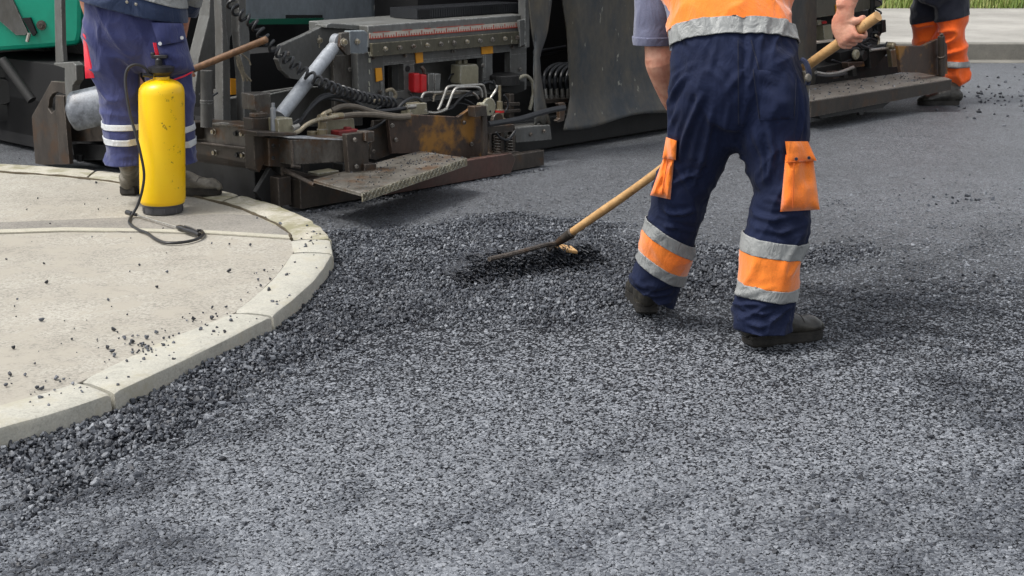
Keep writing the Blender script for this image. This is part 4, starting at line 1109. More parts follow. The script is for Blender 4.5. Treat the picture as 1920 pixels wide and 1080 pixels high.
eyes(root, bd, hc_head, hf, hu, hs_); make_hair(bd, hc_head, hf, hu, hs_)
pel = [pr(250, -10, KY, 82, .14), pr(249, 25, KY - .01, 92, .155), pr(250, 60, KY - .01, 94, .15), pr(250, 88, KY, 84, .12)]
legL = [pr(203, 55, KY, 49, .125), pr(208, 100, KY, 46, .115), pr(219, 150, KY + .01, 43, .105), pr(230, 205, KY + .02, 39, .10), pr(236, 260, KY + .02, 39, .10), pr(238, 300, KY + .02, 39, .10), pr(239, 335, KY + .02, 40, .10)]
legR = [pr(300, 55, KY - .02, 46, .125), pr(310, 100, KY - .02, 46, .12), pr(317, 150, KY - .01, 44, .105), pr(323, 205, KY, 39, .10), pr(328, 260, KY, 38, .10), pr(331, 288, KY, 38, .10), pr(332, 325, KY, 38, .10)]
tme = warp(fuse([pel, legL, legR], .009, 5), lambda c: .014 * (n3(c, (6, 6, 5), 21) - .5) + .013 * (ridge(n3(np.stack([c[:, 0] + c[:, 2] * .5, c[:, 1], c[:, 2] - c[:, 0] * .5], -1), (14, 9, 6), 22)) ** 3 - .3)
           + .016 * np.exp(-((c[:, 2] - .27) / .09) ** 2) * (ridge(n3(c, (7, 7, 22), 23)) ** 2 - .4) + .010 * np.exp(-((c[:, 2] - .55) / .12) ** 2) * (ridge(n3(c, (6, 6, 14), 24)) ** 2 - .4))
src = tme.copy(); HB_ = bvh(src)
tme = clip_mesh(tme, [(D(238, 314, KY - .1), Vector((.03, .06, -1)).normalized())])
tr = shell(tme, 'trousers', M['indigo'], root, .004)
legsplit = (Vector((D(272, 250, KY).x, 0, 0)), Vector((1, 0, 0)))
up_ = Vector((0, 0, 1)); nb = Vector((0, -.12, 1)).normalized()
for ly in (True, False):
    dy = 0 if ly else 3
    for a, b_ in ((238, 249), (265, 277)):
        pls = [(D(230, a + dy, KY - .1), nb), (D(230, b_ + dy, KY - .1), -nb), legsplit if ly else (legsplit[0], -legsplit[1])]
        shell(clip_mesh(src, pls, .005), 'white_band', M['tapeW'], tr, .004)
g = conform([(290, 78), (345, 72), (366, 132), (309, 148)], HB_, .004, KY, puff=.035, jitter=.015); o = g.build('cargo_pocket', M['indigo'], tr, smooth=True, auto=60)
g = conform([(283, 42), (342, 44), (348, 76), (298, 86)], HB_, .040, KY, rows=6, puff=.006, jitter=.008); o2 = g.build('pocket_flap', M['indigo'], o, smooth=True, auto=60)
for x, y in ((300, 82), (341, 71)):
    rr_ = ray(x, y).normalized(); h = HB_.ray_cast(CAM, rr_)
    if h[0] is not None:
        g = MB(); g.lathe(h[0] - rr_ * .052, [(.006, 0), (.009, .004), (.008, .008)], 12, -rr_); g.build('snap_button', M['tapeW'], o2, smooth=True)
g = MB()
p = surf_line([(288, 80), (303, 146), (325, 150), (345, 143), (368, 131)], .040); g.tube(p, .004, 6)
g.build('red_piping', M['crimson'], o, smooth=True)
g = conform([(155, 62), (160, 66), (177, 146), (160, 147)], HB_, .004, KY, puff=.004, cols=5); g.build('red_gusset', M['crimson'], tr, smooth=True)
g = conform([(289, 80), (293, 80), (306, 128), (299, 128)], HB_, .010, KY, puff=.004, cols=4); g.build('red_gusset', M['crimson'], tr, smooth=True)
# jacket
arm_l = [pr(188, -158, KY + .1, 38, .08), pr(166, -60, KY + .12, 32, .07), pr(164, -14, KY + .15, 30, .062), pr(186, 48, KY + .32, 22, .05)]
arm_r = [pr(336, -158, KY + .12, 38, .08), pr(354, -70, KY + .12, 32, .07), pr(354, -24, KY + .15, 30, .062), pr(336, 56, KY + .34, 22, .05)]
JT = [pr(248, 60, KY - .02, 103, .185), pr(247, 20, KY - .02, 103, .185), pr(252, -40, KY, 92, .165), pr(256, -95, KY + .06, 96, .155), pr(262, -150, KY + .12, 96, .13), pr(266, -180, KY + .16, 62, .10)]
jme = warp(fuse([JT, arm_l, arm_r, [pr(266, -178, KY + .18, 36, .08), pr(268, -200, KY + .2, 34, .075)]], .009, 5), lambda c: .015 * (ridge(n3(c, (8, 7, 6), 31)) ** 2 - .4))
hemn = Vector((-.24, .02, -1)).normalized()
jsrc = jme.copy(); jm = clip_mesh(jme, [(D(250, 27, KY - .15), hemn)])
jk = shell(jm, 'jacket', M['jacket'], root, .005)
pnl = clip_mesh(jsrc, [(D(275, 0, KY - .15), Vector((-.34, .02, -1)).normalized()), (D(300, -35, KY - .15), Vector((-.2, 0, 1)).normalized()), (Vector((D(262, 0, KY).x, 0, 0)), Vector((-1, 0, 0)))], .005)
shell(pnl, 'reflective_panel', M['tape'], jk, .004)
for x, y in ((238, 4), (255, 8)):
    h = bvh(jsrc).ray_cast(CAM, ray(x, y).normalized())
    if h[0] is not None:
        g = MB(); g.lathe(h[0] - ray(x, y) * .004, [(.006, 0), (.007, .004), (.005, .007)], 10, -ray(x, y)); g.build('snap_button', M['brass'], jk, smooth=True)
add_boot(root, G(239, 366, KZ) + Vector((.0, .0, 0)), (.12, 1, 0), .30, .108, M['bootB'], ankle=D(239, 303, KY + .02))
add_boot(root, G(322, 366, KZ) + Vector((-.07, .05, 0)), (1, -.16, 0), .325, .115, M['bootB'], ankle=D(332, 300, KY))

# ---- worker walking on the far side in bright orange trousers
RY = 12.25
root = thing('person', 'worker in bright orange trousers with navy thighs walking beyond the right end of the paver', 'person', G(1775, 198, -.045), None)
TR = [pr(1762, -60, RY, 46, .11), pr(1760, -110, RY + .02, 44, .115), pr(1756, -160, RY + .05, 50, .12), pr(1752, -205, RY + .05, 52, .10)]
hc_head = D(1742, -262, RY - .02)
hch, hf, hu, hs_ = head_chains(hc_head, (-.9, -.2, -.3), (-.2, 0, 1))
body = [TR, [pr(1750, -200, RY + .04, 17, .06), mrg(hc_head - hu * .05, .055, .06)],
        [pr(1708, -190, RY + .05, 14, .05), pr(1690, -120, RY - .05, 12, .045), pr(1655, -80, RY - .2, 10, .035), pr(1640, -74, RY - .25, 11, .03)],
        [pr(1798, -190, RY + .05, 14, .05), pr(1815, -125, RY + .02, 12, .045), pr(1800, -70, RY - .12, 10, .035), pr(1793, -56, RY - .16, 11, .03)],
        [pr(1782, -40, RY, 22, .08), pr(1788, 70, RY, 15, .055), pr(1792, 150, RY, 8.5, .034), pr(1790, 178, RY, 9, .036)], [pr(1752, -40, RY + .2, 20, .08), pr(1738, 60, RY + .3, 15, .055), pr(1752, 160, RY + .5, 9, .04)], [pr(1765, -40, RY + .05, 30, .1), pr(1765, -60, RY, 32, .1)]]
for k in range(4):
    for (bx, by, yy) in ((1640, -74, RY - .25), (1793, -56, RY - .16)):
        p = D(bx, by, yy) + Vector((-.02 + .018 * k, -.01, -.03))
        body.append([(p, .009, .009), (p + Vector((-.01, -.015, -.035)), .0085, .0085), (p + Vector((-.022, -.004, -.055 - .006 * (k % 2))), .008, .008)])
body += hch
bd = solid(fuse(body, .007, 3), 'body', M['skin'], root); eyes(root, bd, hc_head, hf, hu, hs_); make_hair(bd, hc_head, hf, hu, hs_)
pel = [pr(1764, -58, RY, 44, .14), pr(1766, -20, RY, 46, .15)]
legA = [pr(1780, -20, RY, 33, .13), pr(1784, 30, RY, 28, .11), pr(1789, 75, RY, 22, .095), pr(1792, 110, RY, 20, .085), pr(1794, 132, RY, 20, .08), pr(1795, 142, RY, 23, .08)]
legB = [pr(1760, -20, RY + .1, 34, .13), pr(1747, 25, RY + .2, 37, .12), pr(1740, 70, RY + .3, 31, .10), pr(1752, 120, RY + .4, 24, .085), pr(1762, 150, RY + .5, 21, .08)]
tme = warp(fuse([pel, legA, legB], .012, 4), lambda c: .032 * (ridge(n3(np.stack([c[:, 0] + c[:, 2] * .6, c[:, 1], c[:, 2] - c[:, 0] * .6], -1), (7, 6, 10), 41)) ** 2 - .4))
src = tme.copy()
tr = shell(tme, 'trousers', M['orangeR'], root, .004)
nv = clip_mesh(src, [(D(1772, 42, RY - .15), Vector((.24, 0, -1)).normalized())], .006); shell(nv, 'navy_upper', M['black_cloth'], tr, .004)
bnd = clip_mesh(src, [(Vector((D(1768, 110, RY).x, 0, 0)), Vector((-1, 0, 0))), (D(1790, 117, RY - .1), Vector((0, 0, 1))), (D(1790, 128, RY - .1), Vector((0, 0, -1)))], .006)
shell(biggest(bnd), 'reflective_band', M['tape'], tr, .004)
TS = [(c, a * 1.12, b_ * 1.2) for c, a, b_ in TR]
jk = warp(fuse([TS, [pr(1708, -190, RY + .05, 19, .06), pr(1690, -122, RY - .05, 17, .055), pr(1666, -88, RY - .16, 14, .045)], [pr(1798, -190, RY + .05, 19, .06), pr(1815, -127, RY + .02, 17, .055), pr(1804, -80, RY - .09, 14, .045)]], .012, 4), lambda c: .015 * (ridge(n3(c, (7, 6, 8), 42)) ** 2 - .4))
shell(jk, 'jacket', M['orangeR'], root, 0)
add_boot(root, G(1796, 197, -.045), (-1, -.03, 0), .33, .12, M['boot'], ankle=D(1791, 160, RY))
add_boot(root, G(1760, 190, -.045) + Vector((0, .5, 0)), (-1, .1, 0), .32, .12, M['boot'], ankle=D(1755, 158, RY + .55))

# ------------------------------------------------------------ rake, shovel, sprayer
root = thing('asphalt_rake', 'long asphalt rake with pale wooden handle pushing a dark heap of mix', 'rake', (rake_c.x, rake_c.y, 0))
fer0 = on_handle(1068); top = HA + hdir * .035
g = MB(); n_ = 14; pts = [top.lerp(fer0, k / n_) + Vector((0, 0, .002 * math.sin(k))) for k in range(n_ + 1)]
g.tube(pts, [.0175 + .001 * math.sin(k * 1.7) for k in range(n_ + 1)], 18); hd = g.build('handle', M['wood'], root, smooth=True, auto=60)
g = MB(); g.tube([fer0.lerp(HA, .015), fer0, fer0.lerp(HB, .5), fer0.lerp(HB, .95)], [.0205, .021, .017, .011], 16); g.lathe(fer0.lerp(HA, .012), [(.022, 0), (.0225, .01), (.021, .014)], 16, (HB - HA).normalized())
fe = g.build('ferrule', M['brown'], root, smooth=True, auto=50)
jn = on_handle(1044)
g = MB(); e1 = G(917, 486, .120); g.tube(smoothpts([jn, jn.lerp(e1, .2) + Vector((0, 0, .004)), jn.lerp(e1, .6), e1], 6), [.0105] * 19, 8)
g.build('long_brace', M['brown'], root, smooth=True)
g = MB(); e2 = G(1028, 467, .112); g.tube([jn, jn.lerp(e2, .5), e2], [.011, .009, .011], 10); g.build('short_brace', M['brown'], root, smooth=True)
bu = rake_u; bn = Vector((-bu.y, bu.x, 0)); mid = rake_c + bn * .03
g = MB(); A_ = G(905, 503, .0) + bn * .02; B_ = G(1082, 478, .0) + bn * .02; bu2 = (B_ - A_).normalized(); bn2 = Vector((-bu2.y, bu2.x, 0))
g.frame(A_ + Vector((0, 0, -.01)), bu2 * (B_ - A_).length, bn2 * .022 + Vector((0, 0, .008)), Vector((0, 0, .058)) - bn2 * .02)
g.build('rake_board', M['dark'], root, bevel=.004)
g = MB(); e0 = B_ - bu2 * .11 + Vector((0, 0, .046)); e0 = G(1040, 470, .092); e9 = G(1083, 477, .076); g.frame(e0, e9 - e0, bn2 * .050 + Vector((0, 0, .014)), Vector((0, 0, .016)) - bn2 * .004)
g.build('bare_board_end', M['wood'], root, bevel=.004)
# the heap rolled up by the board
n = 12000
q = RNG.uniform(-.37, .35, n); r_ = RNG.normal(-.030, .044, n)
hh = 0
X = rake_c.x + q * bu.x - r_ * bu.y; Y = rake_c.y + q * bu.y + r_ * bu.x
Z = ground_z(X, Y) + RNG.uniform(.003, .016, n)
sz = RNG.uniform(.0038, .0075, n)
me = stones('raked_heap', X, Y, Z, sz, RNG.uniform(.5, .9, n), .40, RNG.beta(.8, 3.4, n) * .55, el=RNG.uniform(2.2, 5.0, n), eldir=-1.15)
tag(finish(me, 'raked_heap', M['stone'], recalc=False), 'heap of dark fibrous hot mix rolled up against the rake board', 'asphalt mix', kind='stuff')

root = thing('shovel', 'wooden handled shovel with a tar coated blade held behind the legs of the indigo worker', 'shovel', SB)
g = MB(); g.tube([SA.lerp(SB, k / 10) for k in range(11)], [.0185] * 11, 16); g.lathe(SA, [(.0185, -.001), (.0175, .008), (.010, .014)], 16, sdir)
g.build('handle', M['woodB'], root, smooth=True, auto=60)
g = MB(); b0 = SB; bd_ = Vector((-.93, -.10, -.18)).normalized(); bs_ = bd_.cross(Vector((0, -1, .35))).normalized()
outl = [(0, .03), (.03, .09), (.06, .125), (.14, .13), (.24, .125), (.29, .10), (.31, .02), (.31, -.02), (.29, -.10), (.24, -.125), (.14, -.13), (.06, -.125), (.03, -.09), (0, -.03)]
nn = bd_.cross(bs_).normalized(); rows = []
for i in range(15):
    t_ = i / 14; wd = .112 * min(1, (t_ * 9 + .25)) * (1 if t_ < .8 else math.sqrt(max(.02, 1 - ((t_ - .8) / .22) ** 2)))
    rows.append([b0 + bd_ * (t_ * .235) + bs_ * (wd * (j / 8 * 2 - 1)) - nn * (.035 * (1 - (j / 8 * 2 - 1) ** 2) - .02 * t_) for j in range(9)])
vs = [p for r0 in rows for p in r0]; fs = [(i * 9 + j, i * 9 + j + 1, (i + 1) * 9 + j + 1, (i + 1) * 9 + j) for i in range(14) for j in range(8)]
g.add(vs, fs); o = g.build('blade', M['coated'], root, smooth=True); s_ = o.modifiers.new('t', 'SOLIDIFY'); s_.thickness = .004
g = MB(); g.tube([SB - sdir * .05, SB + sdir * .02, SB + sdir * .22], [.017, .022, .0215], 14); g.build('socket', M['brown'], root, smooth=True)

SPC = G(297, 404, KZ) ; SPC = SPC + Vector((0, .095, 0))
root = thing('pressure_sprayer', 'yellow pressure sprayer with black base and hose standing on the pavement', 'sprayer', SPC)
TILT = []
def lean(g): g.v = [p + Vector(((p.z - KZ) * .046, 0, 0)) for p in g.v]
def hz(py, y=None): return D(297, py, SPC.y).z - SPC.z
R_ = 42.5 / FPX * depth(SPC + Vector((0, 0, .3)))
zb = hz(379); zt = hz(168)
g = MB(); g.lathe(SPC, [(R_ * .90, zb - .006), (R_ * .96, zb), (R_, zb + .018), (R_, .30), (R_ * .99, zt - .02), (R_ * .965, zt + .004), (R_ * .88, zt + .022), (R_ * .72, zt + .036), (R_ * .5, zt + .046), (R_ * .36, zt + .050), (R_ * .34, zt + .062)], 56)
lean(g); g.build('tank', M['yellow'], root, smooth=True, auto=50)
g = MB(); g.lathe(SPC, [(R_ * .86, 0), (R_ * .88, .004), (R_ * .88, zb - .012), (R_ * .93, zb - .008), (R_ * .93, zb + .002)], 48)
for k in range(10):
    a = k / 10 * 2 * PI; p = SPC + Vector((math.cos(a), math.sin(a), 0)) * (R_ * .87); g.frame(p + Vector((-.004, -.004, .004)), Vector((.008, 0, 0)), Vector((0, .008, 0)), Vector((0, 0, zb - .02)))
lean(g); g.build('base', M['plasticG'], root, smooth=True, auto=40)
g = MB(); z0 = zt + .055
g.lathe(SPC, [(R_ * .32, z0 - .006), (R_ * .34, z0 + .012), (R_ * .55, z0 + .030), (R_ * .57, z0 + .052), (R_ * .40, z0 + .058), (R_ * .2, z0 + .060)], 32)
lean(g); g.build('funnel_cap', M['plasticK'], root, smooth=True, auto=40)
g = MB(); g.lathe(SPC + Vector((-.012, 0, 0)), [(.017, z0 + .05), (.017, z0 + .088), (.012, z0 + .092), (.012, z0 + .104)], 16)
g.frame(SPC + Vector((-.045, -.012, z0 + .092)), Vector((.075, 0, 0)), Vector((0, .024, 0)), Vector((0, 0, .016)))
g.frame(SPC + Vector((-.048, -.012, z0 + .104)), Vector((.018, 0, 0)), Vector((0, .024, 0)), Vector((0, 0, .016)))
lean(g); g.build('pump_handle', M['plasticK'], root, smooth=True, auto=40, bevel=.003)
g = MB(); g.cyl(D(287, 142, SPC.y - .03), D(268, 140, SPC.y - .05), .010); g.lathe(D(283, 142, SPC.y - .035), [(.012, 0), (.012, .008)], 12, Vector((-1, 0, 0)))
g.build('outlet', M['plasticK'], root, smooth=True)
hp = [D(281, 142, SPC.y - .04), D(272, 128, SPC.y - .05), D(256, 121, SPC.y - .06), D(241, 127, SPC.y - .07), D(235, 146, SPC.y - .08), D(237, 175, SPC.y - .10), D(244, 215, SPC.y - .12), D(254, 250, SPC.y - .14), D(264, 290, SPC.y - .15), D(270, 325, SPC.y - .15), D(267, 355, SPC.y - .15), D(258, 385, SPC.y - .15),
      G(246, 406, KZ + .012), G(243, 418, KZ + .010), G(258, 430, KZ + .008), G(276, 437, KZ + .008), G(292, 448, KZ + .008), G(312, 455, KZ + .008), G(345, 454, KZ + .008), G(370, 448, KZ + .008), G(381, 440, KZ + .010), G(378, 433, KZ + .012), G(370, 432, KZ + .016)]
g = MB(); sp = smoothpts(hp, 8); g.tube(sp, .0068, 10); g.build('hose', M['plasticK'], root, smooth=True)
g = MB(); g.tube([G(254, 402, KZ + .016), G(335, 427, KZ + .016)], .0042, 10); la = g.build('lance', M['chrome'], root, smooth=True)
g = MB(); g.cyl(G(238, 398, KZ + .018), G(248, 401, KZ + .018), .012); g.cyl(G(248, 401, KZ + .018), G(256, 403, KZ + .017), .008); g.build('nozzle', M['plasticK'], la, smooth=True, auto=40)
g = MB(); g.tube(smoothpts([G(333, 426, KZ + .017), G(341, 428, KZ + .02), G(349, 431, KZ + .018), G(362, 435, KZ + .018), G(374, 440, KZ + .016)], 3), [.009, .012, .014, .013, .010, .010, .013, .0135, .0135, .013, .012, .011, .010], 12)
g.tube([G(346, 424, KZ + .035), G(356, 427, KZ + .034), G(371, 434, KZ + .028)], .0045, 8)
g.build('trigger_grip', M['plasticK'], root, smooth=True, auto=50)

# ------------------------------------------------------------ the paver: one machine, its parts traced at their own depths
root = thing('asphalt_paver', 'large grey and green road paver with wide screed, hoses and rubber flaps', 'paver', P0)
PV = root
def P(name, mat, fn, parent=None, **kw):
    g = MB(); fn(g); return g.build(name, mat, parent or PV, **kw)
def PM(name, mat, fns, parent=None, **kw):
    return [P(name, mat, f_, parent, **kw) for f_ in fns]
def bolts(g, pts, d, r=.012, h=.012, mi=0):
    for x, y in pts: g.lathe(LD(x, y, d) , [(r * 1.5, 0), (r * 1.5, .003), (r, .0035), (r, h)], 6, -N, mi)
def rng(s): return s
E = lambda x, y, s=0.0: LS(x, y, s)
# body of the tractor: big dark volume, slate side panel, green cowls
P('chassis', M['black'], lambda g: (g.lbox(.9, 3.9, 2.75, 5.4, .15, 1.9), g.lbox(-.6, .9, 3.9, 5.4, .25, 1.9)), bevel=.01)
def f(g):
    g.pd([(441, -420), (1010, -560), (1010, 27), (985, 31), (700, 38), (470, 37), (446, 36)], 1.40, .12)
sp = P('side_panel', M['slate'], f, bevel=.006)
P('panel_bolt', M['greyL'], lambda g: g.lathe(LD(706, 15, 1.40), [(.026, 0), (.026, .008), (.016, .009), (.016, .004), (.006, .004), (.006, .010)], 20, -N), sp, smooth=True, auto=30)
P('panel_joint', M['black'], lambda g: g.frame(LD(739, -200, 1.397), U * .008, N * .004, LD(739, 32, 1.397) - LD(739, -200, 1.397)), sp)
P('access_hatch', M['slate'], lambda g: g.pd([(791, -40), (834, -44), (836, 7), (791, 9)], 1.385, .012), sp, bevel=.002)
P('lower_slot', M['black'], lambda g: g.pd([(537, 28), (605, 28), (605, 34), (537, 35)], 1.393, .01), sp)
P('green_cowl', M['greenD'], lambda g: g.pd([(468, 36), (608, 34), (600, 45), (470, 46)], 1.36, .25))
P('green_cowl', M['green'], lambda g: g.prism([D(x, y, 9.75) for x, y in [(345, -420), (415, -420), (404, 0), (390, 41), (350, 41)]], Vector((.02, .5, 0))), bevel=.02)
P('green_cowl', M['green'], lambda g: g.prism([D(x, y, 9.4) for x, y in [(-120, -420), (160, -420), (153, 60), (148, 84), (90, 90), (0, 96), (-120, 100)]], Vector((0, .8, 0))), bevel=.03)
P('grey_stripe', M['grey'], lambda g: g.prism([D(x, y, 9.38) for x, y in [(-60, -60), (22, -4), (52, 60), (48, 66), (30, 66), (0, 40), (-60, 0)]], Vector((0, .05, 0))), bevel=.003)
P('latch_slot', M['black'], lambda g: g.prism([D(x, y, 9.372) for x, y in [(42, 34), (56, 33), (68, 62), (62, 68), (54, 56)]], Vector((0, .03, 0))))
P('latch_lever', M['chrome'], lambda g: g.tube([D(55, 62, 9.35), D(51, 78, 9.35)], .012, 8), smooth=True)
P('cowl_bolt', M['brown'], lambda g: g.lathe(D(78, 47, 9.4), [(.03, 0), (.03, .01), (.014, .012), (.014, .03)], 12, Vector((0, -1, 0))), smooth=True, auto=30)
# undercarriage seen at far left: track with wheels
def track(g):
    pts = []
    for k in range(28):
        a = 2 * PI * k / 28; pts.append(Vector((math.cos(a), 0, math.sin(a))))
    c1, c2 = D(-150, 190, 10.1), D(40, 190, 10.1); c1.z = c2.z = .38
    loop = [c2 + Vector((math.sin(a) * .36, 0, math.cos(a) * .36)) for a in np.linspace(0, PI, 12)] + [c1 + Vector((-math.sin(a) * .36, 0, -math.cos(a) * .36)) for a in np.linspace(0, PI, 12)]
    n = len(loop); out = loop; inn = [p + ((c1 if p.x < (c1.x + c2.x) / 2 else c2) - p).normalized() * .05 for p in loop]
    vs = out + inn + [p + Vector((0, .35, 0)) for p in out] + [p + Vector((0, .35, 0)) for p in inn]
    fs = []
    for i in range(n):
        j = (i + 1) % n; fs += [(i, j, j + n, i + n), (i, i + 2 * n, j + 2 * n, j), (i + n, j + n, j + 3 * n, i + 3 * n), (i + 2 * n, i + 3 * n, j + 3 * n, j + 2 * n)]
    g.add(vs, fs)
P('track_belt', M['track'], track)
for x_ in (40, -150):
    c_ = D(x_, 190, 10.12); c_.z = .38
    P('track_wheel', M['grey'], lambda g: g.lathe(c_, [(.30, -.25), (.30, -.02), (.27, 0), (.25, -.03), (.12, -.035), (.11, .02), (.06, .03)], 36, Vector((0, -1, 0))), smooth=True, auto=35)
c_ = D(8, 170, 9.7)
P('drive_wheel', M['dark'], lambda g: g.lathe(c_, [(.20, -.15), (.20, 0), (.17, .02), (.09, .02), (.08, .05)], 30, Vector((0, -1, 0))), smooth=True, auto=35)
P('push_arm', M['dark'], lambda g: g.tube([D(4, 112, 9.3), D(60, 188, 9.2)], .03, 12), smooth=True)
# left end: strap, hook bracket, notched end plate, beam
P('support_strap', M['grey'], lambda g: g.prism([E(x, y, -.22) for x, y in [(96, -300), (108, -300), (116, 80), (119, 116), (104, 118), (103, 80)]], U * .03), bevel=.004)
P('hook_bracket', M['grey'], lambda g: g.prism([E(x, y, -.24) for x, y in [(101, 118), (135, 116), (142, 122), (143, 150), (136, 160), (131, 205), (124, 208), (121, 150), (121, 128), (101, 122)]], U * .05), bevel=.004)
def f(g):
    g.prism([E(x, y, -.20) for x, y in [(96, 152), (125, 154), (124, 178), (108, 172), (98, 176), (92, 186), (90, 203), (96, 212), (103, 206), (104, 178), (118, 180), (128, 308), (66, 310), (59, 218), (75, 190)]], U * .03)
ep = P('end_plate', M['brown'], f, bevel=.004)
P('end_plate_rib', M['brown'], lambda g: g.prism([E(x, y, -.23) for x, y in [(104, 178), (119, 180), (130, 308), (112, 309)]], U * .03), ep, bevel=.003)
P('end_beam', M['brown'], lambda g: g.prism([E(x, y, -.12) for x, y in [(128, 232), (365, 229), (365, 262), (128, 266)]], U * .12), bevel=.004)
P('rear_shroud', M['black'], lambda g: (g.lbox(.02, .34, .75, 3.6, .03, .34), g.lbox(.02, .5, 2.2, 3.4, .1, .58)), bevel=.004)
P('lower_link', M['dark'], lambda g: (g.prism([E(x, y, -.08) for x, y in [(135, 270), (200, 272), (200, 300), (140, 300)]], U * .03), g.tube([E(150, 290, -.12), E(150, 302, -.12)], .02, 8)), bevel=.002)
# left beams behind the shoes
P('upper_beam', M['steel'], lambda g: (g.prism([E(x, y, -.06) for x, y in [(358, 230), (420, 229), (478, 238), (480, 277), (358, 264)]], U * .10),
   g.prism([E(x, y, -.085) for x, y in [(358, 228), (478, 236), (478, 240), (358, 233)]], U * .13)), bevel=.004)
P('lower_beam', M['brown'], lambda g: (g.prism([E(x, y, -.05) for x, y in [(358, 268), (480, 281), (484, 320), (358, 303)]], U * .10), g.prism([E(x, y, -.09) for x, y in [(358, 264), (466, 277), (466, 282), (358, 268)]], U * .14)), bevel=.004)
for (x, y) in ((379, 246), (402, 247), (444, 250), (456, 251), (404, 286), (447, 290), (457, 291)):
    P('beam_bolt', M['brass'] if x in (402, 456, 404, 457) else M['dark'], lambda g: g.lathe(E(x, y, -.06 if y < 270 else -.05), [(.017, 0), (.017, .003), (.0125, .004), (.0125, .018)], 6, -U))
P('hinge_post', M['brown'], lambda g: g.prism([LD(x, y, .10) for x, y in [(473, 222), (506, 220), (508, 262), (498, 300), (487, 324), (478, 318), (476, 262)]], N * .08), bevel=.004)
def f(g):
    g.pd([(476, 178), (505, 174), (508, 186), (505, 248), (482, 250), (478, 224), (486, 214), (478, 206)], .14, .06)
    g.pd([(478, 213), (502, 211), (502, 219), (478, 221)], .10, .05)
P('pivot_bracket', M['steel'], f, bevel=.004)
P('pivot_pin', M['silver'], lambda g: (g.tube([LD(513, 246, .06), LD(512, 202, .06)], .014, 12), g.tube([LD(512, 203, .06), LD(512, 193, .06)], .009, 10)), smooth=True, auto=40)
def f(g):
    g.pd([(521, 223), (548, 221), (553, 250), (523, 252)], .02, .09)
P('pivot_block', M['beige'], f, bevel=.004)
P('pivot_flange', M['brown'], lambda g: g.pd([(480, 247), (556, 249), (558, 254), (482, 256)], -.01, .14), bevel=.003)
P('hinge_block', M['brown'], lambda g: g.pd([(503, 258), (548, 260), (550, 314), (505, 312)], .06, .14), bevel=.006)
for (x, y) in ((512, 273), (540, 277), (512, 296), (540, 298), (526, 272), (527, 296)):
    P('block_bolt', M['dark'], lambda g: g.lathe(LD(x, y, .06), [(.012, 0), (.012, .004), (.008, .005), (.008, .010)], 6, -N))
def f(g):
    a = LD(546, 262, -.04); b_ = LD(651, 266, -.16); zt = Vector((0, 0, LD(546, 262, -.04).z - LD(546, 310, -.04).z))
    dv = b_ - a; dv.z = 0
    g.frame(a - zt, dv, N * .13, zt)
bm_ = P('side_arm', M['steel'], f, bevel=.006)
P('arm_plate', M['silver'], lambda g: g.frame(LD(541, 259, -.04) , (LD(646, 263, -.16) - LD(541, 259, -.04)) * 1.0, N * .13, Vector((0, 0, .006))), bm_)
PM('arm_weld', M['brown'], [lambda g: g.tube([LD(547, 262, -.045), LD(549, 310, -.045)], .008, 8), lambda g: g.tube([LD(547, 311, -.045), LD(562, 313, -.05)], .010, 8)], bm_, smooth=True)
P('guide_plate', M['brown'], lambda g: g.pd([(649, 252), (670, 249), (690, 248), (692, 322), (660, 328), (655, 322), (652, 290)], -.20, .035), bevel=.003)
P('guide_stub', M['steel'], lambda g: g.pd([(685, 247), (702, 246), (702, 265), (690, 268), (685, 264)], -.22, .07), bevel=.004)
P('guide_stub', M['brown'], lambda g: g.pd([(684, 308), (706, 306), (707, 326), (684, 327)], -.22, .08), bevel=.004)
# step plate with chequered lip
c4 = [G(588, 337, .20), G(678, 362, .20), G(874, 296, .20), G(787, 283, .20)]
def f(g):
    n, m_ = 14, 5; vs = []
    for i in range(n + 1):
        for j in range(m_ + 1):
            p = c4[0].lerp(c4[3], i / n).lerp(c4[1].lerp(c4[2], i / n), j / m_); p.z += .001 * math.sin(i * 1.3) * (j / m_); vs.append(p)
    o_ = len(vs); vs += [p - Vector((0, 0, .016)) for p in vs]
    fs = [(i * (m_ + 1) + j, i * (m_ + 1) + j + 1, (i + 1) * (m_ + 1) + j + 1, (i + 1) * (m_ + 1) + j) for i in range(n) for j in range(m_)]
    fs += [tuple(k + o_ for k in reversed(q)) for q in fs[:]]
    rim = [j for j in range(m_ + 1)] + [i * (m_ + 1) + m_ for i in range(1, n + 1)] + [n * (m_ + 1) + j for j in range(m_ - 1, -1, -1)] + [i * (m_ + 1) for i in range(n - 1, 0, -1)]
    fs += [(rim[k], rim[(k + 1) % len(rim)], rim[(k + 1) % len(rim)] + o_, rim[k] + o_) for k in range(len(rim))]
    g.add(vs, fs)
st = P('step_plate', M['stepm'], f, smooth=True, auto=30)
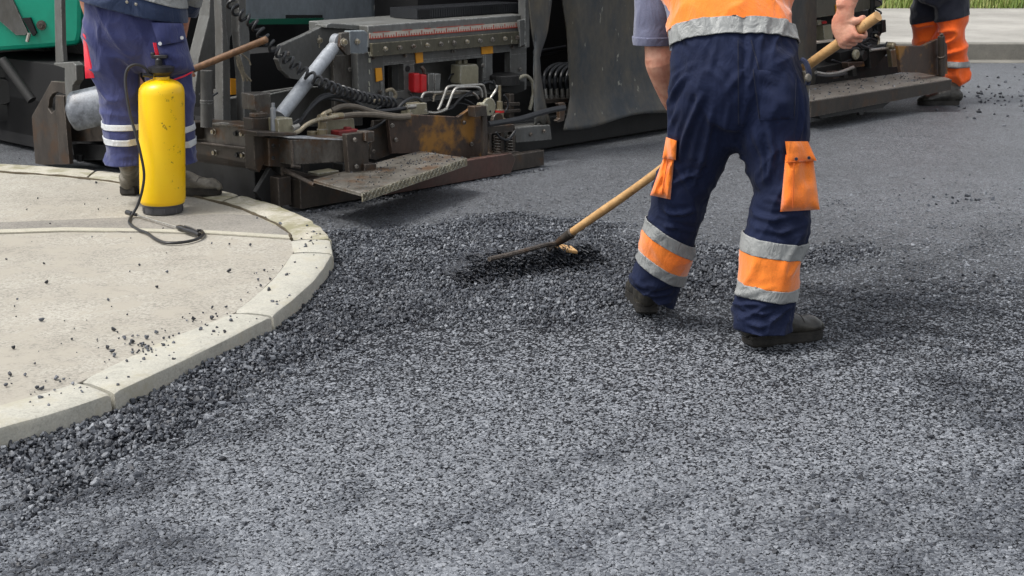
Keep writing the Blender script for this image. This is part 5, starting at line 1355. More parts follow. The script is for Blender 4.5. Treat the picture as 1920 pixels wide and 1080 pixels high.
def f(g):
    a, b_ = c4[1] + Vector((0, -.002, 0)), c4[2] + Vector((0, -.002, 0)); ee = (b_ - a); ln = ee.length; e_ = ee.normalized(); nn = Vector((e_.y, -e_.x, 0))
    zf = lambda q: 0.0
    m_ = 14
    for k in range(m_): 
        q0, q1 = k / m_, (k + 1) / m_
        g.prism([a.lerp(b_, q0) + Vector((0, 0, zf(q0) - .002)), a.lerp(b_, q1) + Vector((0, 0, zf(q1) - .002)), a.lerp(b_, q1) + Vector((0, 0, zf(q1) - .042)), a.lerp(b_, q0) + Vector((0, 0, zf(q0) - .042))], nn * .006)
    k = 0; q = .02
    while q < .98:
        for r_ in range(2):
            p = a.lerp(b_, q) + nn * .007 + Vector((0, 0, zf(q) - .012 - .018 * r_)); dd = (e_ * .011 + Vector((0, 0, .008 * (1 if (k + r_) % 2 else -1))))
            g.tube([p - dd, p, p + dd], [.001, .0034, .001], 6)
        q += .020 / ln * 1.1; k += 1
P('tread_lip', M['brass2'], f, st)
P('step_frame', M['brown'], lambda g: (g.tube([c4[0] + Vector((0, .02, -.03)), LD(530, 318, .05)], .012, 8), g.prism([LD(x, y, .02) for x, y in [(538, 316), (610, 333), (588, 341), (536, 326)]], N * .02)), bevel=.002)
# skids along the ground
P('skid_plate', M['brown'], lambda g: g.prism([W(s_, -.02, z_) for s_, z_ in [(0.0, .01), (1.02, .008), (1.02, .10), (.5, .15), (0.0, .16)]], N * .10), bevel=.004)
def f(g):
    g.prism([W(s_, -.05, z_) for s_, z_ in [(.55, .012), (1.52, .012), (1.56, .09), (1.53, .13), (1.10, .13), (.62, .12)]], N * .045)
P('skid_rail', M['redbrown'], f, bevel=.004)
P('skid_rail', M['brown'], lambda g: g.prism([W(s_, 0.0, z_) for s_, z_ in [(1.53, .012), (1.86, .012), (1.86, .105), (1.53, .105)]], N * .05), bevel=.004)
P('under_frame', M['dark'], lambda g: (g.lbox(-.05, .18, .30, .95, .02, .22), g.lbox(.04, .12, .10, .30, .03, .36), g.lbox(.25, 1.0, .22, .6, .02, .22), g.lbox(-.04, .04, .95, 1.0, .02, .40)), bevel=.006)
for (a, b_, z0, z1, mt) in ((.16, .30, .03, .17, 'beige'), (.02, .14, .03, .14, 'brown'), (.33, .42, .03, .20, 'dark'), (-.10, -.02, .03, .18, 'brown')):
    P('bracket_foot', M[mt], lambda g: g.lbox(a, b_, .03, .12, z0, z1), bevel=.004)
P('adjuster_rod', M['brown'], lambda g: g.tube([LD(531, 312, .08), LD(531, 352, .08)], .014, 10), smooth=True)
P('adjuster_plate', M['dark'], lambda g: g.pd([(507, 314), (524, 330), (530, 392), (500, 388), (480, 360)], .10, .03), bevel=.003)
# tower behind the handle
P('tow_arm', M['grey'], lambda g: g.prism([LD(x, y, .95) for x, y in [(404, -200), (445, -200), (443, 0), (440, 60), (432, 70), (430, 118), (413, 128), (395, 200), (362, 200), (372, 110), (392, 30)]], N * .10), bevel=.006)
P('upright_post', M['grey'], lambda g: g.prism([LD(x, y, .70) for x, y in [(407, -200), (420, -200), (424, 40), (432, 120), (433, 235), (418, 235), (417, 60)]], N * .07), bevel=.005)
P('upright_post', M['grey'], lambda g: g.prism([LD(x, y, .66) for x, y in [(446, -200), (462, -200), (462, 30), (468, 60), (472, 200), (470, 240), (458, 240), (456, 150), (448, 60)]], N * .07), bevel=.005)
P('stay_pipe', M['grey'], lambda g: (g.tube([LD(387, 132, .52), LD(387, 238, .52)], .031, 16), g.tube([LD(387, 188, .52), LD(387, 193, .52)], .034, 16)), smooth=True, auto=40)
P('amber_plate', M['amber'], lambda g: g.pd([(432, 147), (455, 149), (457, 176), (433, 178)], .90, .01), bevel=.002)
P('rail_plate', M['grey'], lambda g: (g.pd([(406, 168), (414, 169), (414, 186), (476, 176), (476, 226), (408, 228)], .78, .03), g.pd([(472, 176), (552, 164), (660, 160), (680, 205), (680, 235), (474, 240)], .74, .03)), bevel=.003)
PM('rail_edge', M['greyL'], [lambda g: g.tube([LD(506, 177, .73), LD(552, 167, .73), LD(604, 162, .73)], .005, 6), lambda g: g.tube([LD(408, 188, .76), LD(440, 184, .76), LD(458, 181, .76)], .005, 6)])
P('clamp_block', M['steel'], lambda g: (g.pd([(474, 176), (508, 174), (507, 205), (476, 207)], .16, .10),), bevel=.005)
P('frayed_rope', M['rope'], lambda g: [g.tube(smoothpts([LD(438 + dx, 98, .58), LD(446 + dx * .6, 108, .57), LD(450 + dx * 1.2, 122, .57), LD(456 + dx * .9, 138, .57), LD(464 + dx * 2.2, 152, .57)], 5), .0065, 6) for dx in (-3, 0, 3)] +
  [g.tube(smoothpts([LD(452, 100, .57), LD(466, 112, .58), LD(470, 122, .58)], 4), .004, 6), g.lathe(LD(437, 99, .57), [(.012, -.01), (.02, 0), (.012, .012)], 10, N)], smooth=True)
# screed arm side plate and black boxes standing in for the shaded bay inside it
P('dark_bay_backing', M['black'], lambda g: (g.lbox(.30, 1.72, 1.05, 1.36, .12, .70), g.lbox(1.72, 5.4, .95, 1.36, .05, 1.75), g.lbox(.30, 1.5, 1.9, 1.95, .1, .9)))
def f(g):
    g.pd([(527, 85), (570, 66), (617, 43), (690, 46), (692, 100), (700, 215), (668, 205), (640, 165), (604, 162), (575, 152), (545, 147), (529, 132), (521, 112)], .55, .04)
P('arm_side_plate', M['grey'], f, bevel=.004)
P('plate_slot', M['brass'], lambda g: (g.lathe(LD(599, 76, .55), [(.02, 0), (.02, .006), (.013, .007), (.013, .016)], 6, -N), g.frame(LD(598, 90, .548), U * .008, N * .01, Vector((0, 0, .07)))))
P('arm_web', M['steel'], lambda g: g.pd([(625, 105), (664, 100), (670, 200), (628, 205)], .50, .03), bevel=.003)
# top beam
def boxbeam(g):
    a = loc(LD(690, 48, .42)); b_ = loc(LD(985, 19, .42)); lo = loc(LD(690, 100, .42))
    g.lbox(a.x, b_.x, .42, .95, lo.z + .03, a.z); 
tb = P('top_beam', M['greyL'], boxbeam, bevel=.006)
a_ = loc(LD(617, 43, .50))
P('beam_cap', M['greyL'], lambda g: g.pd([(612, 47), (620, 43), (690, 48), (690, 58), (672, 56), (612, 52)], .50, .10), bevel=.004)
def f(g):
    g.pd([(656, 58), (684, 57), (690, 62), (690, 98), (682, 101), (656, 100)], .36, .05)
mp_ = P('cylinder_mount', M['slate'], f, bevel=.005)
PM('mount_lug', M['steel'], [lambda g, d=d, t=t: g.pd([(640, 62), (655, 60), (658, 102), (652, 104), (637, 88)], d, t) for d, t in ((.33, .03), (.25, .025))], mp_, bevel=.004)
PM('mount_bolt', M['brass'], [lambda g: g.lathe(LD(644, 79, .25), [(.024, 0), (.024, .006), (.016, .007), (.016, .02)], 6, -N), lambda g: g.lathe(LD(669, 78, .36), [(.018, 0), (.018, .006), (.012, .007), (.012, .018)], 6, -N)], mp_)
# hydraulic cylinder
ct, cb = LD(634, 78, .30), LD(524, 219, .16)
def f(g):
    d_ = cb - ct
    g.tube([ct + d_ * .08, ct + d_ * .085, ct + d_ * .16, ct + d_ * .165, cb], [.030, .034, .034, .037, .037], 24)
cy_ = P('hydraulic_cylinder', M['silver'], f, smooth=True, auto=40)
P('cylinder_eye', M['silver'], lambda g: (g.lathe(ct + N * -.025, [(.03, 0), (.042, .004), (.042, .05), (.03, .054)], 24, N), g.tube([ct, ct + (cb - ct) * .09], .022, 14), g.lathe(ct + (cb - ct) * .1 + Vector((0, 0, .0)), [(.034, 0), (.036, .01), (.030, .02)], 18, (cb - ct).normalized())), cy_, smooth=True, auto=40)
# ruler decal plate and bolt rail
r0, r1 = LD(693, 71, .415), LD(975, 43, .415)
L0, L1 = loc(r0), loc(r1); s0r, s1r = L0.x, L1.x; zr = (L0.z + L1.z) / 2
def f(g): g.lbox(s0r, s1r, .412, .42, zr - .013, zr + .017)
rl = P('scale_strip', M['white'], f, tb)
def f(g):
    n = 62
    for k in range(n + 1):
        s_ = s0r + (s1r - s0r) * k / n; h = .012 if k % 5 else .024
        g.lbox(s_ - .0022, s_ + .0022, .409, .4125, zr - .013, zr - .013 + h)
    g.lbox(s0r, s1r, .409, .4125, zr - .018, zr - .0125); 
    for a, b_ in ((.02, .12), (.2, .26), (.34, .38), (.42, .58), (.6, .74)):
        g.lbox(s0r + (s1r - s0r) * a, s0r + (s1r - s0r) * b_, .409, .4125, zr + .017, zr + .021)
P('scale_marks', M['ticks'], f, rl)
b0_, b1_ = loc(LD(697, 84, .40)), loc(LD(985, 55, .40)); zb1 = (b0_.z + b1_.z) / 2
def f(g): g.lbox(b0_.x, b1_.x, .395, .42, zb1 - .075, zb1)
br_ = P('bolt_rail', M['olive'], f, bevel=.004)
def f(g):
    for k in range(11):
        s_ = b0_.x + (b1_.x - b0_.x) * (.075 + k * .086); g.lathe(W(s_, .395, zb1 - .036), [(.015, 0), (.015, .004), (.010, .005), (.010, .014)], 6, -N)
for k in range(11):
    s_ = b0_.x + (b1_.x - b0_.x) * (.075 + k * .086)
    P('rail_bolt', M['steel'] if k % 3 else M['brass'], lambda g: g.lathe(W(s_, .395, zb1 - .036), [(.015, 0), (.015, .004), (.010, .005), (.010, .016)], 6, -N), br_)
# cabinet face with openings
def holes(g, s0, s1, z0, z1, hs, d, t_):
    ss = sorted({s0, s1, *[h[0] for h in hs], *[h[1] for h in hs]}); zs = sorted({z0, z1, *[h[2] for h in hs], *[h[3] for h in hs]})
    def solid_(i, j):
        if i < 0 or j < 0 or i >= len(ss) - 1 or j >= len(zs) - 1: return False
        cs, cz = (ss[i] + ss[i + 1]) / 2, (zs[j] + zs[j + 1]) / 2
        return not any(h[0] < cs < h[1] and h[2] < cz < h[3] for h in hs)
    for i in range(len(ss) - 1):
        for j in range(len(zs) - 1):
            if not solid_(i, j): continue
            a, b_, c, e = ss[i], ss[i + 1], zs[j], zs[j + 1]
            for dd in (d, d + t_): g.add([W(a, dd, c), W(b_, dd, c), W(b_, dd, e), W(a, dd, e)], [(0, 1, 2, 3)])
            if not solid_(i - 1, j): g.add([W(a, d, c), W(a, d + t_, c), W(a, d + t_, e), W(a, d, e)], [(0, 1, 2, 3)])
            if not solid_(i + 1, j): g.add([W(b_, d, c), W(b_, d + t_, c), W(b_, d + t_, e), W(b_, d, e)], [(0, 1, 2, 3)])
            if not solid_(i, j - 1): g.add([W(a, d, c), W(a, d + t_, c), W(b_, d + t_, c), W(b_, d, c)], [(0, 1, 2, 3)])
            if not solid_(i, j + 1): g.add([W(a, d, e), W(a, d + t_, e), W(b_, d + t_, e), W(b_, d, e)], [(0, 1, 2, 3)])
def rectL(x0, y0, x1, y1, d=.45):
    a = loc(LD(x0, y0, d)); b_ = loc(LD(x1, y1, d)); return (a.x, b_.x, min(a.z, b_.z), max(a.z, b_.z))
H1 = (*rectL(720, 124, 757, 120)[:2], loc(LD(738, 172, .45)).z, loc(LD(738, 121, .45)).z)
H2 = (*rectL(923, 97, 957, 97)[:2], loc(LD(940, 146, .45)).z, loc(LD(940, 98, .45)).z)
H3 = (*rectL(776, 97, 905, 97)[:2], loc(LD(840, 178, .45)).z, loc(LD(840, 114, .45)).z)
ca = loc(LD(690, 100, .45)); cb_ = loc(LD(987, 70, .45)); zlow = loc(LD(800, 190, .45)).z
cf_ = P('cabinet_face', M['grey'], lambda g: holes(g, ca.x, cb_.x, zlow, zb1 - .03, [H1, H2, H3], .45, .05))
P('cabinet_back', M['grey'], lambda g: g.lbox(H3[0] - .02, H3[1] + .02, .62, .66, zlow, zb1 - .1))
PM('window_void', M['black'], [lambda g, h=h: g.lbox(h[0] - .02, h[1] + .02, .66, .70, zlow, zb1 - .1) for h in (H1, H2)])  # black backing painted as the dark seen through the windows
P('cabinet_hole', M['black'], lambda g: g.lathe(LD(764, 129, .451), [(.018, 0), (.018, .004)], 18, -N))
P('cabinet_end', M['greyL'], lambda g: (g.pd([(985, -260), (993, -260), (993, 88), (985, 90)], .38, .06), g.pd([(974, 38), (984, 36), (985, 82), (976, 88)], .385, .02)), bevel=.004)
P('corner_post', M['grey'], lambda g: g.pd([(670, 100), (697, 97), (700, 205), (674, 212)], .44, .06), bevel=.005)
P('paint_drips', M['drip'], lambda g: [g.tube([LD(692 + .8 * math.sin(k), 98 + k * 11, .438), LD(693, 106 + k * 11, .438)], .004 + .003 * (k % 3 == 1), 6) for k in (0, 1, 3, 5, 6, 7)], smooth=True)
for poly, dd in (([(704, 128), (716, 127), (718, 150), (706, 154)], .44), ([(779, 97), (793, 95), (794, 117), (781, 119)], .44), ([(903, 82), (924, 79), (925, 100), (904, 102)], .44)):
    P('amber_tag', M['amber'], lambda g: g.pd(poly, dd, .008), bevel=.002)
PM('tag_stem', M['greyL'], [lambda g, p=p, d=d, t=t: g.pd(p, d, t) for p, d, t in (([(714, 153), (718, 153), (720, 178), (715, 179)], .445, .008), ([(730, 168), (736, 167), (738, 190), (731, 190)], .43, .02), ([(906, 103), (911, 102), (911, 145), (907, 146)], .445, .008))])
rb = P('red_connector', M['red'], lambda g: (g.pd([(777, 138), (788, 137), (789, 175), (777, 174)], .40, .06), g.pd([(790, 139), (801, 140), (801, 173), (790, 175)], .39, .06)), bevel=.008)
P('cable_gland', M['brown'], lambda g: g.tube(smoothpts([LD(796, 138, .42), LD(794, 130, .42), LD(790, 125, .43)], 4), .012, 10), smooth=True)
P('grey_connector', M['greyL'], lambda g: (g.pd([(803, 138), (815, 137), (815, 172), (803, 175)], .40, .07), g.pd([(816, 138), (827, 138), (825, 172), (816, 173)], .385, .07)), bevel=.005)
P('valve_box', M['beige'], lambda g: g.pd([(864, 122), (895, 120), (898, 126), (898, 158), (868, 162), (863, 156)], .44, .09), bevel=.008)
P('valve_box_neck', M['beige'], lambda g: (g.pd([(862, 122), (868, 122), (868, 155), (862, 157)], .50, .06), g.pd([(860, 113), (866, 113), (866, 122), (860, 122)], .5, .03), g.pd([(871, 112), (877, 112), (877, 121), (871, 121)], .5, .03)), bevel=.003)
P('motor_housing', M['dark'], lambda g: (g.pd([(918, 152), (984, 152), (984, 170), (966, 176), (940, 172), (918, 168)], .40, .1), g.lathe(LD(945, 149, .42), [(.10, -.03), (.10, .03), (.06, .04)], 20, Vector((0, 0, 1)))), bevel=.004)
# zinc hydraulic pipes
def pipe(pts, d, r=.0085, mat='chrome', name='hydraulic_pipe'):
    P(name, M[mat], lambda g: g.tube(smoothpts([LD(p[0], p[1], d + (p[2] if len(p) > 2 else 0)) for p in pts], 6), r, 9), smooth=True)
pipe([(821, 206), (826, 196), (833, 178), (838, 165), (848, 161), (862, 161), (890, 159), (903, 159), (908, 165), (911, 183)], .32)
pipe([(836, 207), (842, 192), (849, 174), (856, 165), (870, 163), (893, 163), (901, 168), (904, 182)], .29)
pipe([(790, 184), (794, 176), (802, 173), (820, 173), (850, 171), (880, 172), (892, 178), (897, 185)], .34, .008)
pipe([(812, 190), (814, 180), (820, 176), (840, 176), (872, 174)], .36, .007, 'brass')
pipe([(932, 160), (928, 172), (921, 182), (918, 190)], .30, .008)
pipe([(905, 157), (916, 154), (926, 158), (931, 166)], .33, .009, 'hose', 'hose')
pipe([(836, 207), (848, 202), (858, 190), (872, 178), (885, 172)], .33, .008, 'hose', 'hose')
pipe([(803, 211), (815, 212), (828, 209), (838, 204)], .27, .010)
P('valve_block', M['beige'], lambda g: (g.pd([(768, 196), (800, 193), (802, 214), (770, 217)], .20, .08), g.lathe(LD(798, 207, .2), [(.008, 0), (.008, .004)], 10, -N)), bevel=.005)
# hoses arching from the pivot to the manifold
hs_ = [([(540, 262 - 16), (560, 232), (580, 205), (606, 184), (640, 181), (668, 192), (690, 206), (720, 208), (752, 204), (770, 200)], .18, .012, 'hose'),
       ([(545, 240), (566, 224), (584, 198), (604, 180), (624, 176)], .24, .010, 'hose'),
       ([(622, 208), (640, 200), (665, 200), (692, 208), (722, 215), (750, 218), (772, 216)], .12, .0155, 'hoseB'),
       ([(640, 218), (664, 215), (700, 215), (740, 220), (768, 219)], .08, .0155, 'hoseB'),
       ([(672, 246), (692, 243), (712, 234), (726, 224)], .16, .010, 'hose'),
       ([(745, 205), (756, 193), (770, 185), (782, 184), (790, 190)], .24, .011, 'hose'),
       ([(540, 252), (560, 246), (575, 234), (592, 226), (612, 222), (632, 218)], .04, .012, 'brass'),
       ([(600, 226), (606, 215), (620, 208)], .10, .013, 'brass'),
       ([(915, 233), (940, 229), (975, 223), (1005, 214), (1035, 206), (1058, 202)], .06, .0175, 'hose'),
       ([(700, 190), (720, 186), (735, 188), (742, 178), (735, 168), (724, 170)], .34, .010, 'rope'),
       ([(968, 149), (985, 142), (997, 152), (1000, 172), (997, 190), (993, 206)], .34, .011, 'beige')]
for pts, d, r, mt in hs_: pipe(pts, d, r, mt, 'hose')
PM('hose_fitting', M['brass'], [lambda g, q=q: [g.tube([LD(*a), LD(*b_)], r, 14) for a, b_, r in q] for q in ([((604, 222, .08), (604, 246, .08), .022), ((604, 242, .08), (604, 262, .08), .028), ((598, 222, .06), (610, 221, .06), .020)], [((620, 219, .07), (642, 217, .07), .018)], [((585, 246, .12), (585, 264, .12), .026)])], smooth=True, auto=40)
PM('hose_fitting', M['chrome'], [lambda g: g.tube([LD(548, 240, .0), LD(560, 236, .0)], .013, 10), lambda g: g.tube([LD(762, 201, .17), LD(778, 199, .17)], .014, 10)], smooth=True, auto=40)
P('terminal_box', M['beige'], lambda g: g.pd([(612, 224), (664, 222), (667, 260), (614, 262)], .14, .06), bevel=.004)
P('red_box', M['redbrown2'], lambda g: (g.pd([(635, 246), (672, 242), (673, 258), (636, 262)], .02, .07), g.pd([(650, 238), (660, 238), (660, 246), (650, 246)], .04, .03)), bevel=.005)
# coiled cable along the arm
def coil(path, R, turns_per_m, r):
    pts = smoothpts(path, 60); out = []; acc = 0; a = None
    for i in range(len(pts) - 1):
        tg = (pts[i + 1] - pts[i]); ln = tg.length; tg.normalize()
        a = tg.orthogonal().normalized() if a is None else (a - tg * a.dot(tg)).normalized(); b_ = tg.cross(a)
        sub = max(2, int(ln * turns_per_m * 12) + 1)
        for k in range(sub):
            q = acc + ln * k / sub; th = q * turns_per_m * 2 * PI
            out.append(pts[i].lerp(pts[i + 1], k / sub) + (a * math.cos(th) + b_ * math.sin(th)) * R)
        acc += ln
    return out
P('coiled_cable', M['hose'], lambda g: g.tube(coil([LD(428, -60, .5), LD(432, 0, .50), LD(450, 26, .44), LD(478, 46, .38), (LD(500, 76, .32)), LD(540, 112, .22), LD(590, 148, .15), LD(640, 170, .15), LD(690, 184, .20), LD(742, 194, .26)], .025, 22, .006), .0080, 7), smooth=True)
# big rusty gate plate with post
def f(g):
    g.pd([(728, 224), (771, 215), (820, 217), (860, 219), (883, 203), (899, 200), (905, 205), (903, 300), (876, 308), (870, 296), (787, 287), (735, 288)], .10, .025)
gp = P('gate_plate', M['rust'], f, bevel=.003)
P('gate_wing', M['brown'], lambda g: g.pd([(700, 226), (730, 224), (737, 288), (706, 300), (694, 298)], .16, .02), bevel=.003)
P('gate_post', M['brown'], lambda g: (g.tube([LD(907, 208, .04), LD(909, 300, .04)], .019, 12), g.pd([(890, 200), (912, 198), (914, 216), (892, 220)], .02, .06), g.pd([(894, 296), (914, 295), (915, 311), (896, 312)], .0, .06)), bevel=.003, smooth=True, auto=40)
P('gauge_disc', M['beige'], lambda g: (g.lathe(LD(914, 200, .10), [(.050, 0), (.053, .004), (.053, .014), (.049, .018)], 28, -N), g.tube([LD(898, 199, .1), LD(909, 199, .1)], .022, 12)), smooth=True, auto=40)
P('gauge_hole', M['black'], lambda g: g.lathe(LD(919, 209, .082), [(.007, 0), (.007, .001)], 10, -N))
# spring unit
P('spring_frame', M['brown'], lambda g: (g.pd([(912, 238), (965, 233), (967, 246), (914, 252)], .12, .06), g.pd([(918, 250), (922, 250), (922, 292), (917, 293)], .12, .04), g.pd([(939, 246), (945, 246), (945, 290), (939, 291)], .14, .04), g.pd([(961, 240), (966, 240), (966, 288), (961, 289)], .12, .04), g.pd([(916, 288), (974, 284), (974, 296), (916, 300)], .10, .08)), bevel=.003)
for x_ in (930, 954):
    P('coil_spring', M['steel'], lambda g: g.tube([LD(x_, 254, .13) .lerp(LD(x_ + 1, 286, .13), k / 72) + (U * math.cos(k * 2 * PI / 12) + N * math.sin(k * 2 * PI / 12)) * .020 for k in range(73)], .005, 7), smooth=True)
P('spindle', M['brass'], lambda g: (g.tube([LD(937, 160, .22), LD(937, 195, .22)], .009, 10), g.tube([LD(937, 190, .22), LD(937, 205, .22)], .018, 12), g.tube([LD(937, 205, .22), LD(937, 222, .22)], .026, 14), g.tube([LD(937, 222, .2), LD(937, 232, .2)], .034, 14)), smooth=True, auto=40)
P('collar_ring', M['red'], lambda g: g.tube([LD(937, 207, .219), LD(937, 211, .219)], .0275, 14), smooth=True, auto=40)
PM('mech_bracket', M['brown'], [lambda g, q=q: g.pd(*q) for q in (([(948, 192), (975, 192), (975, 198), (948, 198)], .28, .02), ([(956, 176), (964, 176), (964, 240), (956, 240)], .31, .04), ([(946, 206), (976, 204), (976, 210), (946, 212)], .28, .02))] + [lambda g: g.lathe(LD(930, 225, .18), [(.04, -.01), (.045, 0), (.045, .02)], 16, -N)], bevel=.003)
P('junction_box', M['grey'], lambda g: (g.pd([(966, 240), (1000, 236), (1032, 234), (1035, 262), (968, 268)], .16, .16),), bevel=.006)
P('lower_panel', M['dark'], lambda g: (g.lbox(1.35, 5.2, .62, .80, .05, .40),), bevel=.006)
# rubber duct
def duct(g):
    a = loc(LD(782, 17, .56)); z1 = loc(LD(782, 17, .56)).z; z0 = loc(LD(782, 32, .56)).z; b_ = loc(LD(976, 2, .56))
    n = 46
    for k in range(n):
        s0_ = a.x + (b_.x - a.x) * k / n; s1_ = a.x + (b_.x - a.x) * (k + .62) / n; sm = a.x + (b_.x - a.x) * (k + 1) / n
        g.lbox(s0_, s1_, .56, .80, z0 - .012, z1)
        g.lbox(s1_, sm, .563, .797, z0 - .009, z1 - .003)
P('ribbed_duct', M['rubber2'], duct)
P('duct_mouth', M['black'], lambda g: g.pd([(785, 19), (806, 18), (806, 31), (785, 32)], .556, .01))
# rubber flaps hanging over the screed
def flap(pl, pr_, d0, amp, n=26, m_=18, t_=.012):
    vs = []
    def at(poly, q):
        q *= len(poly) - 1; i = min(int(q), len(poly) - 2); f_ = q - i
        return poly[i][0] * (1 - f_) + poly[i + 1][0] * f_, poly[i][1] * (1 - f_) + poly[i + 1][1] * f_
    for i in range(n + 1):
        l_, r_ = at(pl, i / n), at(pr_, i / n)
        for j in range(m_ + 1):
            x = l_[0] + (r_[0] - l_[0]) * j / m_; y = l_[1] + (r_[1] - l_[1]) * j / m_
            y += 5 * math.sin(j * .9) * (i / n) ** 6
            dd = d0 + amp * math.sin(j / m_ * 7 + i / n * 2.1) * (.3 + .7 * i / n) - .06 * (i / n) ** 3
            vs.append(LD(x, y, dd))
    return vs, [(i * (m_ + 1) + j, i * (m_ + 1) + j + 1, (i + 1) * (m_ + 1) + j + 1, (i + 1) * (m_ + 1) + j) for i in range(n) for j in range(m_)]
def mkflap(pl, pr_, d0, amp, mat='rubber'):
    g = MB(); g.add(*flap(pl, pr_, d0, amp)); o = g.build('rubber_flap', M[mat], PV, smooth=True, auto=180)
    s_ = o.modifiers.new('t', 'SOLIDIFY'); s_.thickness = .014; return o
mkflap([(990, -420), (990, -100), (990, 0), (996, 60), (1003, 100), (1001, 130), (1000, 180), (1001, 232)], [(1040, -420), (1036, -100), (1032, 0), (1024, 60), (1009, 108), (1012, 140), (1020, 180), (1032, 232)], .26, .012)
mkflap([(1046, -420), (1048, -100), (1053, 0), (1062, 60), (1065, 120), (1068, 180), (1062, 215), (1054, 245)], [(1546, -420), (1540, -100), (1528, 0), (1528, 50), (1528, 90), (1528, 120), (1528, 140), (1526, 160)], .30, .05)
P('flap_carrier', M['dark'], lambda g: g.lbox(1.75, 6.0, .40, .52, 1.25, 1.9))
PM('bay_cable', M['hose'], [lambda g: g.tube([LD(1000, 98, .8), LD(1060, 88, .8)], .012, 8), lambda g: g.tube([LD(1000, 104, .8), LD(1060, 94, .8)], .012, 8)], smooth=True)
for k in range(5):
    x0 = 1018 + k * 10.5
    hz_ = P('loop_hose', M['hose'], lambda g: g.tube(smoothpts([LD(x0 + 4, 172, .50), LD(x0 + 1, 155, .50), LD(x0 + 4, 138, .51), LD(x0 + 14, 126, .55), LD(x0 + 32, 120, .62), LD(x0 + 48, 122, .7)], 5), .0135, 10), smooth=True)
    P('hose_end', M['chrome'], lambda g: (g.tube([LD(x0 + 4, 166, .495), LD(x0 + 5, 177, .495)], .0135, 12), g.tube([LD(x0 + 5, 178, .495), LD(x0 + 5, 184, .495)], .017, 6)), hz_, smooth=True, auto=40)
P('hose_bar', M['brown'], lambda g: g.pd([(1018, 186), (1064, 184), (1066, 192), (1020, 194)], .46, .08), bevel=.003)
P('cable_hook', M['brown'], lambda g: g.pd([(1046, 194), (1058, 192), (1061, 196), (1058, 226), (1046, 230), (1044, 226), (1050, 222), (1050, 200)], .10, .03), bevel=.003)
P('screed_beam', M['dark'], lambda g: (g.lbox(1.9, 5.2, .40, .60, .02, .22),), bevel=.008)
# right hand end: cabinet, platform, gate
P('cabinet_face', M['olive2'], lambda g: g.pd([(1528, -300), (1660, -310), (1655, 10), (1612, 22), (1528, 34)], .42, .5), bevel=.006)
P('amber_tag', M['amber'], lambda g: g.pd([(1567, 9), (1573, 8), (1573, 23), (1568, 24)], .41, .008))
P('end_void', M['black'], lambda g: g.pd([(1524, 30), (1640, 18), (1650, 110), (1640, 130), (1524, 165)], .72, .3))  # black slab standing in for the unlit gap
P('valve_box', M['beige'], lambda g: (g.pd([(1544, 48), (1562, 45), (1562, 74), (1546, 76)], .50, .1), g.pd([(1533, 38), (1540, 37), (1541, 46), (1534, 47)], .5, .06)), bevel=.005)
P('red_connector', M['red'], lambda g: g.pd([(1542, 40), (1550, 39), (1551, 44), (1543, 45)], .50, .06), bevel=.003)
P('white_rail', M['white'], lambda g: g.pd([(1524, 79), (1566, 74), (1566, 78), (1524, 83)], .42, .05), bevel=.003)
P('coiled_cable', M['hose'], lambda g: g.tube(coil([LD(1648, -60, .35), LD(1647, -10, .35), LD(1646, 25, .35), LD(1642, 55, .34), LD(1632, 80, .33), LD(1620, 95, .30)], .026, 13, .007), .0075, 7), smooth=True)
P('coil_post', M['dark'], lambda g: g.tube([LD(1637, -120, .42), LD(1634, 45, .42)], .028, 12), smooth=True)
P('cable_socket', M['dark'], lambda g: (g.pd([(1654, 38), (1661, 37), (1662, 60), (1655, 62)], .30, .05), g.pd([(1645, 40), (1655, 40), (1655, 60), (1647, 74)], .33, .05)), bevel=.003)
P('gauge_disc', M['beige'], lambda g: g.lathe(LD(1602, 102, .22), [(.035, 0), (.04, .006), (.04, .02), (.03, .03)], 18, -N), smooth=True, auto=40)
pipe([(1530, 136), (1548, 139), (1570, 137), (1590, 130), (1600, 126)], .16, .013, 'chrome')
pipe([(1530, 141), (1548, 143), (1568, 142), (1586, 138)], .14, .010, 'hose', 'hose')
pipe([(1612, 84), (1626, 90), (1640, 92), (1658, 88), (1664, 80)], .20, .012, 'hose', 'hose')
pipe([(1642, 66), (1648, 72), (1646, 84), (1638, 92)], .24, .010, 'brass')
pipe([(1632, 94), (1650, 92), (1666, 90)], .16, .011, 'chrome')
P('end_machinery', M['dark'], lambda g: (g.pd([(1575, 98), (1600, 92), (1640, 90), (1640, 130), (1580, 142)], .34, .15), g.pd([(1630, 90), (1650, 84), (1672, 82), (1668, 95), (1640, 128), (1632, 128)], .20, .06), g.lathe(LD(1612, 104, .26), [(.05, -.05), (.055, 0), (.04, .05)], 16, -N),
    g.pd([(1582, 132), (1590, 131), (1590, 145), (1583, 146)], .16, .05), g.pd([(1598, 128), (1606, 127), (1607, 142), (1600, 143)], .16, .05)), bevel=.004)
PM('rusty_block', M['rust'], [lambda g: g.pd([(1590, 118), (1620, 115), (1622, 124), (1592, 128)], .22, .06), lambda g: g.pd([(1560, 134), (1572, 133), (1574, 146), (1562, 148)], .2, .05)], bevel=.003)
P('bolt_cap', M['brass'], lambda g: (g.lathe(LD(1676, 86, .12), [(.03, -.05), (.03, 0), (.02, .01)], 14, -N), g.pd([(1670, 94), (1688, 92), (1686, 124), (1674, 126)], .14, .04)), bevel=.003)
